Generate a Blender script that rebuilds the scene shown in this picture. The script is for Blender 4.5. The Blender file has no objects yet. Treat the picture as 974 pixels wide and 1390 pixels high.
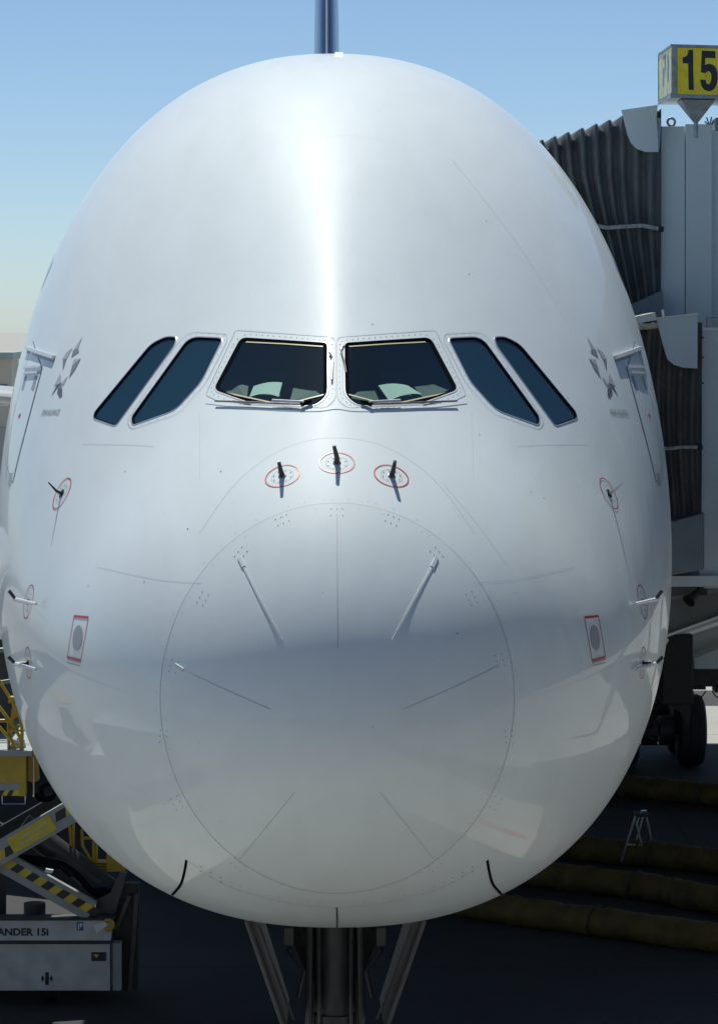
import bpy, bmesh, math, random
import numpy as np
from mathutils import Vector, Matrix, geometry
random.seed(7)
SC = bpy.context.scene
COL = SC.collection
PI = math.pi

# ------------------------------------------------------------------ camera
CAMX, CAMZ, NOSE = -0.125, 8.6, 25.0
FPX = 4247.0                       # focal length in photo pixels (photo is 974 wide)
cd = bpy.data.cameras.new('camera'); cam = bpy.data.objects.new('camera', cd); COL.objects.link(cam)
cam.location = (CAMX, 0, CAMZ); cam.rotation_euler = (PI / 2, 0, 0)
cd.sensor_fit = 'HORIZONTAL'; cd.sensor_width = 36; cd.lens = 36 * FPX / 974
cd.shift_x = 50 / 974; cd.shift_y = -251 / 974
cd.clip_start = 0.5; cd.clip_end = 6000
cd.dof.use_dof = False
SC.camera = cam

# ------------------------------------------------------------------ light
SUN = Vector((-0.085, 0.46, 0.88)).normalized()
w = bpy.data.worlds.new('World'); SC.world = w; w.use_nodes = True
nt = w.node_tree; bg = nt.nodes['Background']
sky = nt.nodes.new('ShaderNodeTexSky'); sky.sky_type = 'NISHITA'; sky.sun_disc = False
sky.sun_elevation = math.asin(SUN.z); sky.sun_rotation = math.atan2(SUN.x, SUN.y)
sky.altitude = 0; sky.air_density = 0.6; sky.dust_density = 0.35; sky.ozone_density = 5.5
wb = nt.nodes.new('ShaderNodeMix'); wb.data_type = 'RGBA'; wb.blend_type = 'MULTIPLY'; wb.inputs[0].default_value = 1; wb.inputs[7].default_value = (.985, 1.01, .96, 1)   # the photo's cooler, greener white balance
nt.links.new(sky.outputs[0], wb.inputs[6]); nt.links.new(wb.outputs[2], bg.inputs[0]); bg.inputs[1].default_value = 0.1
ld = bpy.data.lights.new('sun', 'SUN'); ld.energy = 4.7; ld.angle = math.radians(0.6); ld.color = (.985, .98, .91)
lo = bpy.data.objects.new('sun', ld); COL.objects.link(lo)
lo.rotation_euler = SUN.to_track_quat('Z', 'Y').to_euler(); lo.location = (0, 60, 90)
SC.view_settings.view_transform = 'Standard'; SC.view_settings.look = 'None'
SC.view_settings.exposure = 0.05; SC.view_settings.gamma = 1
try: SC.view_settings.use_curve_mapping = False
except Exception: pass

# ------------------------------------------------------------------ materials
def mat(name, col, rough=.5, metal=0, coat=0, coat_r=.03, noise=0, nscale=3., rnoise=0, bump=0, bscale=40., stretch=(1, 1, 1), spec=None, col2=None, ior=None):
    m = bpy.data.materials.new(name); m.use_nodes = True
    n = m.node_tree; b = n.nodes['Principled BSDF']
    b.inputs['Base Color'].default_value = (*col, 1); b.inputs['Roughness'].default_value = rough
    b.inputs['Metallic'].default_value = metal; b.inputs['Coat Weight'].default_value = coat
    b.inputs['Coat Roughness'].default_value = coat_r
    if spec is not None: b.inputs['Specular IOR Level'].default_value = spec
    if ior: b.inputs['IOR'].default_value = ior
    if noise or rnoise or bump:
        tc = n.nodes.new('ShaderNodeTexCoord'); mp = n.nodes.new('ShaderNodeMapping')
        mp.inputs['Scale'].default_value = stretch; n.links.new(tc.outputs['Object'], mp.inputs[0])
        nz = n.nodes.new('ShaderNodeTexNoise'); nz.inputs['Scale'].default_value = nscale; nz.inputs['Detail'].default_value = 7
        n.links.new(mp.outputs[0], nz.inputs['Vector'])
        if noise:
            rp = n.nodes.new('ShaderNodeValToRGB')
            c2 = col2 or tuple(c * (1 - noise) for c in col)
            rp.color_ramp.elements[0].position = .32; rp.color_ramp.elements[0].color = (*c2, 1)
            rp.color_ramp.elements[1].position = .62; rp.color_ramp.elements[1].color = (*col, 1)
            n.links.new(nz.outputs[0], rp.inputs[0]); n.links.new(rp.outputs[0], b.inputs['Base Color'])
        if rnoise:
            mr = n.nodes.new('ShaderNodeMapRange'); mr.inputs[1].default_value = .3; mr.inputs[2].default_value = .7
            mr.inputs[3].default_value = rough - rnoise; mr.inputs[4].default_value = rough + rnoise
            n.links.new(nz.outputs[0], mr.inputs[0]); n.links.new(mr.outputs[0], b.inputs['Roughness'])
        if bump:
            n2 = n.nodes.new('ShaderNodeTexNoise'); n2.inputs['Scale'].default_value = bscale; n2.inputs['Detail'].default_value = 4
            n.links.new(mp.outputs[0], n2.inputs['Vector'])
            bp = n.nodes.new('ShaderNodeBump'); bp.inputs['Strength'].default_value = 1; bp.inputs['Distance'].default_value = bump
            n.links.new(n2.outputs[0], bp.inputs['Height']); n.links.new(bp.outputs[0], b.inputs['Normal'])
    return m

def paint_white(name, base, panel=True):
    """glossy white airframe paint, lined dark on the inside, faint streaks along the airflow"""
    m = mat(name, base, rough=.48, coat=.42, coat_r=.035, spec=.08)
    n = m.node_tree; b = n.nodes['Principled BSDF']; out = n.nodes['Material Output']
    tc = n.nodes.new('ShaderNodeTexCoord')
    mp = n.nodes.new('ShaderNodeMapping'); mp.inputs['Scale'].default_value = (2.2, .5, 1.4); n.links.new(tc.outputs['Object'], mp.inputs[0])
    nz = n.nodes.new('ShaderNodeTexNoise'); nz.inputs['Scale'].default_value = 1.3; nz.inputs['Detail'].default_value = 8; nz.inputs['Roughness'].default_value = .6
    n.links.new(mp.outputs[0], nz.inputs['Vector'])
    rp = n.nodes.new('ShaderNodeValToRGB'); rp.color_ramp.elements[0].position = .3; rp.color_ramp.elements[1].position = .62
    rp.color_ramp.elements[0].color = (base[0] * .945, base[1] * .945, base[2] * .94, 1); rp.color_ramp.elements[1].color = (*base, 1)
    n.links.new(nz.outputs[0], rp.inputs[0])
    # fine specks of dirt and insects
    n3 = n.nodes.new('ShaderNodeTexVoronoi'); n3.inputs['Scale'].default_value = 5.5; n.links.new(tc.outputs['Object'], n3.inputs['Vector'])
    lt = n.nodes.new('ShaderNodeMath'); lt.operation = 'LESS_THAN'; lt.inputs[1].default_value = .035; n.links.new(n3.outputs['Distance'], lt.inputs[0])
    mx = n.nodes.new('ShaderNodeMix'); mx.data_type = 'RGBA'; mx.inputs[7].default_value = (.38, .37, .34, 1)
    mu = n.nodes.new('ShaderNodeMath'); mu.operation = 'MULTIPLY'; mu.inputs[1].default_value = .55; n.links.new(lt.outputs[0], mu.inputs[0])
    n.links.new(mu.outputs[0], mx.inputs[0]); n.links.new(rp.outputs[0], mx.inputs[6]); n.links.new(mx.outputs[2], b.inputs['Base Color'])
    # broad skin waviness
    n2 = n.nodes.new('ShaderNodeTexNoise'); n2.inputs['Scale'].default_value = 1.1; n2.inputs['Detail'].default_value = 1.5
    n.links.new(tc.outputs['Object'], n2.inputs['Vector'])
    bp = n.nodes.new('ShaderNodeBump'); bp.inputs['Strength'].default_value = 1; bp.inputs['Distance'].default_value = .006
    n.links.new(n2.outputs[0], bp.inputs['Height']); n.links.new(bp.outputs[0], b.inputs['Normal']); n.links.new(bp.outputs[0], b.inputs['Coat Normal'])
    mr = n.nodes.new('ShaderNodeMapRange'); mr.inputs[1].default_value = .3; mr.inputs[2].default_value = .7; mr.inputs[3].default_value = .022; mr.inputs[4].default_value = .05
    n.links.new(nz.outputs[0], mr.inputs[0]); n.links.new(mr.outputs[0], b.inputs['Coat Roughness'])
    # inside of the skin: dark lining
    ge = n.nodes.new('ShaderNodeNewGeometry'); df = n.nodes.new('ShaderNodeBsdfDiffuse'); df.inputs[0].default_value = (.012, .015, .017, 1)
    ms = n.nodes.new('ShaderNodeMixShader'); n.links.new(ge.outputs['Backfacing'], ms.inputs[0]); n.links.new(b.outputs[0], ms.inputs[1]); n.links.new(df.outputs[0], ms.inputs[2])
    n.links.new(ms.outputs[0], out.inputs[0])
    return m

def glass(name, tint, gloss=1.0, body=None, ior=1.5):
    m = bpy.data.materials.new(name); m.use_nodes = True; n = m.node_tree; n.nodes.clear()
    out = n.nodes.new('ShaderNodeOutputMaterial'); t = n.nodes.new('ShaderNodeBsdfTransparent'); t.inputs[0].default_value = (*tint, 1)
    g = n.nodes.new('ShaderNodeBsdfGlossy'); g.inputs[0].default_value = (gloss * .72, gloss * .95, gloss, 1); g.inputs[1].default_value = .015
    f = n.nodes.new('ShaderNodeFresnel'); f.inputs[0].default_value = ior
    ge = n.nodes.new('ShaderNodeNewGeometry'); mv = n.nodes.new('ShaderNodeMapRange'); mv.inputs[3].default_value = ior; mv.inputs[4].default_value = 1 / ior   # a thin pane: the same from both sides
    n.links.new(ge.outputs['Backfacing'], mv.inputs[0]); n.links.new(mv.outputs[0], f.inputs[0])
    if body:
        d = n.nodes.new('ShaderNodeBsdfDiffuse'); d.inputs[0].default_value = (*body, 1); m2 = n.nodes.new('ShaderNodeMixShader'); m2.inputs[0].default_value = .6
        n.links.new(t.outputs[0], m2.inputs[1]); n.links.new(d.outputs[0], m2.inputs[2]); t = m2
    ms = n.nodes.new('ShaderNodeMixShader'); n.links.new(f.outputs[0], ms.inputs[0]); n.links.new(t.outputs[0], ms.inputs[1]); n.links.new(g.outputs[0], ms.inputs[2])
    n.links.new(ms.outputs[0], out.inputs[0]); return m

def checker_stripe(name, c1, c2, period, ang):
    m = mat(name, c1, rough=.5); n = m.node_tree; b = n.nodes['Principled BSDF']
    tc = n.nodes.new('ShaderNodeTexCoord'); mp = n.nodes.new('ShaderNodeMapping'); mp.inputs['Rotation'].default_value = (0, ang, 0)
    n.links.new(tc.outputs['Object'], mp.inputs[0]); sx = n.nodes.new('ShaderNodeSeparateXYZ'); n.links.new(mp.outputs[0], sx.inputs[0])
    mo = n.nodes.new('ShaderNodeMath'); mo.operation = 'PINGPONG'; mo.inputs[1].default_value = period; n.links.new(sx.outputs[0], mo.inputs[0])
    gt = n.nodes.new('ShaderNodeMath'); gt.operation = 'GREATER_THAN'; gt.inputs[1].default_value = period / 2; n.links.new(mo.outputs[0], gt.inputs[0])
    mx = n.nodes.new('ShaderNodeMix'); mx.data_type = 'RGBA'; mx.inputs[6].default_value = (*c1, 1); mx.inputs[7].default_value = (*c2, 1)
    n.links.new(gt.outputs[0], mx.inputs[0]); n.links.new(mx.outputs[2], b.inputs['Base Color']); return m

M = dict(
    white=paint_white('white_airframe_paint', (.72, .778, .786)),
    radome=paint_white('white_radome_paint', (.70, .757, .766)),
    seam=mat('seam_sealant', (.47, .50, .52), .6),
    seamdark=mat('dark_joint', (.10, .11, .12), .6),
    rubber=mat('black_rubber_seal', (.008, .009, .012), 1.0, spec=0),
    black=mat('black_metal', (.02, .021, .023), .35),
    screw=mat('fastener_heads', (.20, .20, .20), .5, .4),
    alu=mat('bare_aluminium', (.50, .51, .52), .28, .9, noise=.15, nscale=9),
    redline=mat('red_marking_paint', (.52, .03, .045), .45),
    grey_mark=mat('grey_marking_paint', (.33, .35, .38), .5),
    plate=mat('window_frame_paint', (.66, .68, .69), .38, coat=.4, noise=.06, nscale=6),
    rim=mat('window_rim_metal', (.55, .56, .58), .25, .6),
    retainer=mat('pale_yellow_retainer', (.55, .52, .30), .5),
    glass_f=glass('windscreen_glass', (.62, .75, .71), .95, ior=1.5),
    glass_s=glass('side_window_glass', (.25, .42, .5), .8, (.018, .06, .095), 1.5),
    cockpit=mat('cockpit_plastic', (.025, .03, .032), .6, noise=.3),
    dash=mat('grey_glareshield', (.085, .10, .10), .6, noise=.3),
    paper=mat('white_paper', (.80, .84, .78), .7),
    blue=mat('dark_blue_tail_paint', (.025, .075, .19), .3, coat=.6, noise=.15),
    lead=mat('leading_edge_metal', (.62, .60, .58), .3, .5),
    winggrey=mat('wing_grey_paint', (.42, .44, .44), .4, coat=.2, noise=.2, nscale=1.5),
    tyre=mat('tyre_rubber', (.022, .022, .023), .75, noise=.3, bump=.004),
    gear=mat('gear_leg_paint', (.06, .065, .07), .4, .3, noise=.3, nscale=6),
    gearpale=mat('gear_pale_paint', (.085, .09, .085), .45, noise=.3, nscale=6),
    bridge=mat('bridge_grey_paint', (.60, .68, .70), .42, noise=.14, nscale=.7, stretch=(1.5, 1, .35), rnoise=.08, bump=.0006, bscale=6),
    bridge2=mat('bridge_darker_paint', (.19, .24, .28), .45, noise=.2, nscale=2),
    bridgeedge=mat('bridge_edge_metal', (.55, .56, .53), .35, .3),
    canopy=mat('canopy_fabric', (.135, .15, .155), .7, noise=.4, nscale=5, stretch=(1, 1, .4), bump=.003, bscale=30),
    tray=mat('grey_green_tray_paint', (.15, .16, .15), .5, noise=.3, nscale=2),
    canopy2=mat('brown_canopy_fabric', (.125, .118, .112), .75, noise=.4, nscale=5, stretch=(1, 1, .4), bump=.003, bscale=30),
    wiper=mat('worn_wiper_metal', (.20, .205, .21), .4, .6, noise=.3, nscale=20),
    foam=mat('yellowed_foam', (.62, .56, .38), .9, noise=.3, nscale=30, bump=.01, bscale=30),
    strap=mat('grey_webbing', (.42, .44, .44), .6, noise=.4, nscale=20),
    signyel=mat('sign_yellow', (.92, .70, .02), .45, noise=.14, nscale=9),
    signcream=mat('sign_faded_cream', (.85, .78, .34), .5, noise=.5, nscale=7, col2=(.42, .50, .50)),
    signgrey=mat('sign_frame_metal', (.30, .34, .37), .4, .5, noise=.3, nscale=9),
    ink=mat('black_lettering', (.018, .02, .028), .5),
    yellow=mat('loader_yellow_paint', (.50, .34, .03), .5, noise=.25, nscale=5, rnoise=.1),
    lgrey=mat('loader_grey_paint', (.33, .36, .36), .5, noise=.22, nscale=3, rnoise=.1),
    lwhite=mat('loader_white_paint', (.52, .55, .55), .5, noise=.25, nscale=4, rnoise=.1),
    ldark=mat('loader_dark_steel', (.035, .04, .043), .55, noise=.4, nscale=5),
    lyplate=mat('loader_yellow_plate', (.62, .50, .05), .5, noise=.12, nscale=12),
    hosey=mat('yellow_brown_duct', (.13, .085, .014), .75, noise=.45, nscale=3, bump=.02, bscale=9),
    green=mat('pale_green_paint', (.16, .26, .14), .5, noise=.2),
    bluedec=mat('blue_decal', (.03, .08, .28), .4),
    concrete_wall=mat('terminal_panels', (.50, .48, .44), .75, noise=.15, nscale=.6),
    cream=mat('cream_wall', (.56, .53, .45), .8, noise=.15, nscale=.5),
    roofgreen=mat('pale_green_roof_edge', (.38, .46, .42), .6, noise=.15),
    darkglass=mat('dark_window_glass', (.03, .045, .055), .06, spec=.9),
    frame=mat('window_mullion', (.35, .36, .37), .4, .5),
    lamp=mat('lamp_housing', (.016, .018, .02), .6),
)

# ------------------------------------------------------------------ object helpers
def tag(o, label=None, cat=None, group=None, kind=None):
    if label: o['label'] = label
    if cat: o['category'] = cat
    if group: o['group'] = group
    if kind: o['kind'] = kind
    return o

def thing(name, loc, label, cat, group=None):
    o = bpy.data.objects.new(name, None); COL.objects.link(o); o.location = loc
    return tag(o, label, cat, group)

def mesh(name, V, Fc, m, parent=None, smooth=False, normals=None, kind=None, label=None):
    me = bpy.data.meshes.new(name); me.from_pydata([tuple(v) for v in V], [], [tuple(f) for f in Fc]); me.update()
    if isinstance(m, (list, tuple)):
        for a in m: me.materials.append(a)
    else: me.materials.append(m)
    if normals is not None and len(V) > 2:
        VA = np.array([tuple(v) for v in V], float); NA = np.array([tuple(q) for q in normals], float); g = []
        for f in Fc:
            a, b, c = VA[f[0]], VA[f[1]], VA[f[2]]
            g.append(tuple(f) if np.dot(np.cross(b - a, c - a), NA[f[0]] + NA[f[1]] + NA[f[2]]) >= 0 else tuple(reversed(f)))
        me.clear_geometry(); me.from_pydata([tuple(v) for v in V], [], g); me.update()
    if smooth or normals is not None:
        for p in me.polygons: p.use_smooth = True
    if normals is not None:
        me.normals_split_custom_set_from_vertices([tuple(n) for n in normals])
    o = bpy.data.objects.new(name, me); COL.objects.link(o)
    if parent is not None:
        o.parent = parent; wl = world_loc(parent)
        o.location = -wl
    if kind: o['kind'] = kind
    if label: o['label'] = label
    return o

def world_loc(o):
    l = Vector(o.location)
    while o.parent is not None:
        o = o.parent; l = l + Vector(o.location)
    return l

class MB:
    """collects solid pieces of one mesh"""
    def __init__(s): s.V = []; s.F = []
    def add(s, V, Fc):
        k = len(s.V); s.V += [tuple(v) for v in V]; s.F += [tuple(i + k for i in f) for f in Fc]; return s
    def box(s, a, b, bev=0.0):
        x0, y0, z0 = a; x1, y1, z1 = b
        if x0 > x1: x0, x1 = x1, x0
        if y0 > y1: y0, y1 = y1, y0
        if z0 > z1: z0, z1 = z1, z0
        bm = bmesh.new(); bmesh.ops.create_cube(bm, size=1)
        for v in bm.verts: v.co = ((x0 + x1) / 2 + v.co.x * (x1 - x0), (y0 + y1) / 2 + v.co.y * (y1 - y0), (z0 + z1) / 2 + v.co.z * (z1 - z0))
        if bev: bmesh.ops.bevel(bm, geom=bm.edges[:], offset=min(bev, .45 * min(x1 - x0, y1 - y0, z1 - z0)), segments=2, affect='EDGES', profile=.6)
        bm.verts.ensure_lookup_table(); V = [v.co[:] for v in bm.verts]; Fc = [[v.index for v in f.verts] for f in bm.faces]; bm.free()
        return s.add(V, Fc)
    def tube(s, pts, r, n=10, cap=True, r2=None):
        pts = [Vector(p) for p in pts]; V = []; m = len(pts); up = None
        for i, p in enumerate(pts):
            t = (pts[min(i + 1, m - 1)] - pts[max(i - 1, 0)]).normalized()
            if up is None: up = Vector((0, 0, 1)) if abs(t.z) < .9 else Vector((1, 0, 0))
            a = t.cross(up).normalized(); b = a.cross(t).normalized(); up = b
            rr = r[i] if isinstance(r, (list, tuple)) else (r + (r2 - r) * i / (m - 1) if r2 is not None else r)
            for k in range(n): V.append(p + (a * math.cos(2 * PI * k / n) + b * math.sin(2 * PI * k / n)) * rr)
        Fc = [(i * n + k, i * n + (k + 1) % n, (i + 1) * n + (k + 1) % n, (i + 1) * n + k) for i in range(m - 1) for k in range(n)]
        if cap: Fc += [tuple(range(n))[::-1], tuple((m - 1) * n + k for k in range(n))]
        return s.add(V, Fc)
    def bar(s, p, q, wd, ht, up=(0, 0, 1)):
        p = Vector(p); q = Vector(q); t = (q - p).normalized(); a = t.cross(Vector(up)).normalized(); b = a.cross(t).normalized()
        V = [o + a * i * wd / 2 + b * j * ht / 2 for o in (p, q) for i, j in ((-1, -1), (1, -1), (1, 1), (-1, 1))]
        return s.add(V, [(3, 2, 1, 0), (4, 5, 6, 7), (0, 1, 5, 4), (1, 2, 6, 5), (2, 3, 7, 6), (3, 0, 4, 7)])
    def prism(s, poly, y0, y1, holes=None):
        """polygon in (x,z), extruded from y0 (near camera) to y1"""
        n = len(poly); tri = geometry.tessellate_polygon([[Vector((x, z, 0)) for x, z in poly]])
        V = [(x, y0, z) for x, z in poly] + [(x, y1, z) for x, z in poly]
        Fc = []
        for t in tri:
            Fc.append(tuple(t)); Fc.append(tuple(i + n for i in reversed(t)))
        Fc += [(i, (i + 1) % n, (i + 1) % n + n, i + n) for i in range(n)]
        return s.add(V, Fc)
    def build(s, name, m, parent=None, smooth=False, kind=None, label=None, fix=True):
        o = mesh(name, s.V, s.F, m, parent, smooth, kind=kind, label=label)
        if fix:
            bm = bmesh.new(); bm.from_mesh(o.data); bmesh.ops.recalc_face_normals(bm, faces=bm.faces); bm.to_mesh(o.data); bm.free()
        if smooth:
            try: o.data.set_sharp_from_angle(angle=math.radians(38))
            except Exception: pass
        return o

def P(px, py, Y):
    """photo pixel at distance Y -> place in the world"""
    return Vector((CAMX + (px - 437) * Y / FPX, Y, CAMZ - (py - 444) * Y / FPX))
def PXZ(px, py, Y):
    v = P(px, py, Y); return (v.x, v.z)

# ------------------------------------------------------------------ fuselage surface: stations behind the nose tip
S_ = np.array([0, .3, 1, 2, 3.2, 4.4, 6, 8, 10, 12.5, 15]); U_ = np.sqrt(S_)
TAB = [np.array([0, .93, 1.55, 2.09, 2.56, 2.94, 3.29, 3.56, 3.67, 3.70, 3.70]),            # half width
       np.array([5.3, 6.22, 6.99, 7.69, 8.45, 9.17, 10.10, 11.04, 11.60, 11.86, 11.88]),      # top
       np.array([5.3, 4.55, 3.98, 3.54, 3.19, 2.99, 2.90, 2.87, 2.87, 2.87, 2.87]),         # bottom
       np.array([5.3, 5.32, 5.38, 5.5, 5.64, 5.80, 6.02, 6.28, 6.46, 6.56, 6.56]),            # height of greatest width
       np.array([2, 2, 2, 1.80, 1.53, 1.54, 1.78, 2.04, 2.18, 2.24, 2.24]),                 # roundness of upper lobe
       np.array([2, 2.03, 2.08, 2.19, 2.31, 2.38, 2.40, 2.32, 2.22, 2.12, 2.08])]              # roundness of lower lobe
def _second(x, y):
    n = len(x); A = np.zeros((n, n)); b = np.zeros(n); h = np.diff(x); A[0, 0] = 1
    for i in range(1, n - 1):
        A[i, i - 1] = h[i - 1]; A[i, i] = 2 * (h[i - 1] + h[i]); A[i, i + 1] = h[i]
        b[i] = 6 * ((y[i + 1] - y[i]) / h[i] - (y[i] - y[i - 1]) / h[i - 1])
    A[-1, -1] = 2 * h[-1]; A[-1, -2] = h[-1]; b[-1] = -6 * (y[-1] - y[-2]) / h[-1]
    return np.linalg.solve(A, b)
MM = [_second(U_, t) for t in TAB]
def prof(k, s):
    q = np.clip(np.sqrt(np.maximum(s, 0)), U_[0], U_[-1]); i = np.clip(np.searchsorted(U_, q) - 1, 0, len(U_) - 2)
    t = q - U_[i]; H = (U_[i + 1] - U_[i]); y = TAB[k]; m = MM[k]
    return y[i] + t * ((y[i + 1] - y[i]) / H - H * (2 * m[i] + m[i + 1]) / 6) + t * t * m[i] / 2 + t ** 3 * (m[i + 1] - m[i]) / (6 * H)
def tail(s):
    """tail cone taper behind the cabin"""
    k = np.clip((s - 46) / 24, 0, 1); return 1 - .93 * k ** 1.6
def R_(s, phi):
    w_, t_, b_, m_, a_, l_ = [prof(k, s) for k in range(6)]
    c = np.cos(phi); sn = np.sin(phi); up = sn >= 0
    n = np.where(up, a_, l_); h = np.maximum(np.where(up, t_ - m_, m_ - b_), 1e-6); w_ = np.maximum(w_, 1e-6)
    cc = np.sqrt(c * c + 2.0e-3)                       # keeps the crown line from creasing
    r = ((cc / w_) ** n + (np.abs(sn) / h) ** n) ** (-1 / n)
    return r, m_
def surf(s, phi):
    s = np.asarray(s, float); phi = np.asarray(phi, float)
    r, m_ = R_(s, phi); k = tail(s); r = r * k
    mz = m_ + (1 - k) * 3.6
    return np.stack([r * np.cos(phi), NOSE + s + 0 * r, mz + r * np.sin(phi)], -1)
def norm(s, phi):
    u = np.maximum(np.sqrt(np.maximum(s, 0)), 4e-3); phi = np.asarray(phi, float)
    e = 2e-3
    du = surf((u + e) ** 2, phi) - surf((np.maximum(u - e, 1e-4)) ** 2, phi)
    dp = surf(u * u, phi + 3e-3) - surf(u * u, phi - 3e-3)
    n = np.cross(du, dp); l = np.linalg.norm(n, axis=-1, keepdims=True); n = n / np.maximum(l, 1e-12)
    c = surf(u * u, phi); ax = np.stack([c[..., 0], -0.3 + 0 * c[..., 0], c[..., 2] - prof(3, u * u)], -1)
    return n * np.sign(np.sum(n * ax, -1, keepdims=True) + 1e-12)
YS = NOSE + np.linspace(.002, 4.2, 900) ** 2
YSm = prof(3, YS - NOSE)
def hit(px, py):
    """where the sight line of a photo pixel meets the skin: (s, phi)"""
    X = CAMX + (px - 437) * YS / FPX; Z = CAMZ - (py - 444) * YS / FPX
    r, m_ = R_(YS - NOSE, np.arctan2(Z - YSm, X)); g = np.hypot(X, Z - m_) - r
    idx = np.where(g <= 0)[0]
    if len(idx) == 0: i = int(np.argmin(g)); y = YS[i]
    else:
        i = int(idx[0]); lo_, hi_ = (YS[i - 1] if i else NOSE + 1e-6), YS[i]
        for _ in range(22):
            mid = (lo_ + hi_) / 2; x = CAMX + (px - 437) * mid / FPX; z = CAMZ - (py - 444) * mid / FPX
            m1 = prof(3, np.array(mid - NOSE)); rr, mm = R_(np.array(mid - NOSE), np.array(math.atan2(z - m1, x)))
            if math.hypot(x, z - mm) - rr <= 0: hi_ = mid
            else: lo_ = mid
        y = hi_
    x = CAMX + (px - 437) * y / FPX; z = CAMZ - (py - 444) * y / FPX
    return y - NOSE, math.atan2(z - float(prof(3, np.array(y - NOSE))), x)
def at(s, phi, off=0.0):
    return Vector(surf(s, phi)) + Vector(norm(s, phi)) * off
def snap(p, off=0.0):
    s = p[1] - NOSE; phi = math.atan2(p[2] - float(prof(3, np.array(s))), p[0]); return at(s, phi, off), Vector(norm(s, phi))
def dense(poly, step=3., closed=False):
    out = []; m = len(poly)
    for i in range(m if closed else m - 1):
        a = np.array(poly[i], float); b = np.array(poly[(i + 1) % m], float); k = max(1, int(math.ceil(np.hypot(*(b - a)) / step)))
        out += [tuple(a + (b - a) * j / k) for j in range(k)]
    if not closed: out.append(tuple(poly[-1]))
    return out
def rounded(poly, rad, n=6):
    out = []; m = len(poly)
    for i in range(m):
        a, b, c = (np.array(poly[(i + j) % m], float) for j in (-1, 0, 1))
        r = rad[i] if isinstance(rad, (list, tuple)) else rad
        u = a - b; v = c - b; lu, lv = np.hypot(*u), np.hypot(*v); u /= lu; v /= lv; d = min(r, lu * .45, lv * .45)
        p0 = b + u * d; p1 = b + v * d
        for k in range(n + 1):
            t = k / n; out.append(tuple((1 - t) ** 2 * p0 + 2 * t * (1 - t) * b + t * t * p1))
    return out
def smoothline(pts, n=8):
    pts = [np.array(p, float) for p in pts]; q = [2 * pts[0] - pts[1]] + pts + [2 * pts[-1] - pts[-2]]; out = []
    for i in range(1, len(q) - 2):
        for k in range(n):
            t = k / n; out.append(tuple(.5 * (2 * q[i] + (q[i + 1] - q[i - 1]) * t + (2 * q[i - 1] - 5 * q[i] + 4 * q[i + 1] - q[i + 2]) * t * t + (3 * q[i] - q[i - 1] - 3 * q[i + 1] + q[i + 2]) * t ** 3)))
    out.append(tuple(pts[-1])); return out
def to_skin(poly, mir=False):
    o = [hit(*p) for p in poly]
    return [(s, PI - f) for s, f in o] if mir else o

AIR = thing('airliner', (0, NOSE + 5.5, 0), 'huge glossy white double-deck airliner parked nose-on, filling the picture', 'airplane')

def strip(mb, sp, wd, off, ht=None, closed=False):
    """flat strip (or raised bar, with ht) laid along skin points"""
    m = len(sp); pts = [at(s, f, off) for s, f in sp]; nr = [Vector(norm(s, f)) for s, f in sp]; V = []
    for i in range(m):
        a = pts[(i + 1) % m] if closed or i < m - 1 else pts[i]; b = pts[(i - 1) % m] if closed or i > 0 else pts[i]
        t = (a - b).normalized(); sd = t.cross(nr[i]).normalized()
        wv = wd[i] if isinstance(wd, (list, tuple)) else wd
        if ht is None: V += [pts[i] - sd * wv / 2, pts[i] + sd * wv / 2]
        else:
            V += [pts[i] - sd * wv / 2 - nr[i] * .01, pts[i] - sd * wv * .36 + nr[i] * ht, pts[i] + sd * wv * .36 + nr[i] * ht, pts[i] + sd * wv / 2 - nr[i] * .01]
    k = 2 if ht is None else 4; Fc = []
    for i in range(m if closed else m - 1):
        j = (i + 1) % m
        for c in range(k - 1): Fc.append((i * k + c, i * k + c + 1, j * k + c + 1, j * k + c))
    if ht is not None and not closed: Fc += [(0, 1, 2, 3), tuple((m - 1) * 4 + c for c in (3, 2, 1, 0))]
    mb.add(V, Fc)
def patch(mb, poly_px, off, mir=False, close_n=None):
    """small filled marking on the skin"""
    sp = to_skin(poly_px, mir); pts = [at(s, f, off) for s, f in sp]
    tri = geometry.tessellate_polygon([[Vector((x, y, 0)) for x, y in poly_px]])
    mb.add(pts, [tuple(t) for t in tri])
def dots(mb, sp, r, off=.003, n=6):
    for s, f in sp:
        c = at(s, f, off); nn = Vector(norm(s, f)); a = nn.orthogonal().normalized(); b = nn.cross(a)
        mb.add([c + (a * math.cos(2 * PI * k / n) + b * math.sin(2 * PI * k / n)) * r for k in range(n)], [tuple(range(n))])
def circle_skin(mb, s, f, r0, r1, off, n=48):
    c = at(s, f); nn = Vector(norm(s, f)); a = nn.orthogonal().normalized(); b = nn.cross(a); V = []
    for k in range(n):
        d = a * math.cos(2 * PI * k / n) + b * math.sin(2 * PI * k / n)
        V += [snap(c + d * r0, off)[0], snap(c + d * r1, off)[0]]
    mb.add(V, [(2 * k, 2 * k + 1, (2 * k + 3) % (2 * n), (2 * k + 2) % (2 * n)) for k in range(n)])
def disc_skin(mb, s, f, r, off, n=24, dome=0.0):
    c = at(s, f); nn = Vector(norm(s, f)); a = nn.orthogonal().normalized(); b = nn.cross(a)
    V = [snap(c + (a * math.cos(2 * PI * k / n) + b * math.sin(2 * PI * k / n)) * r, off)[0] for k in range(n)] + [at(s, f, off + dome)]
    mb.add(V, [(k, (k + 1) % n, n) for k in range(n)])

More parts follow.
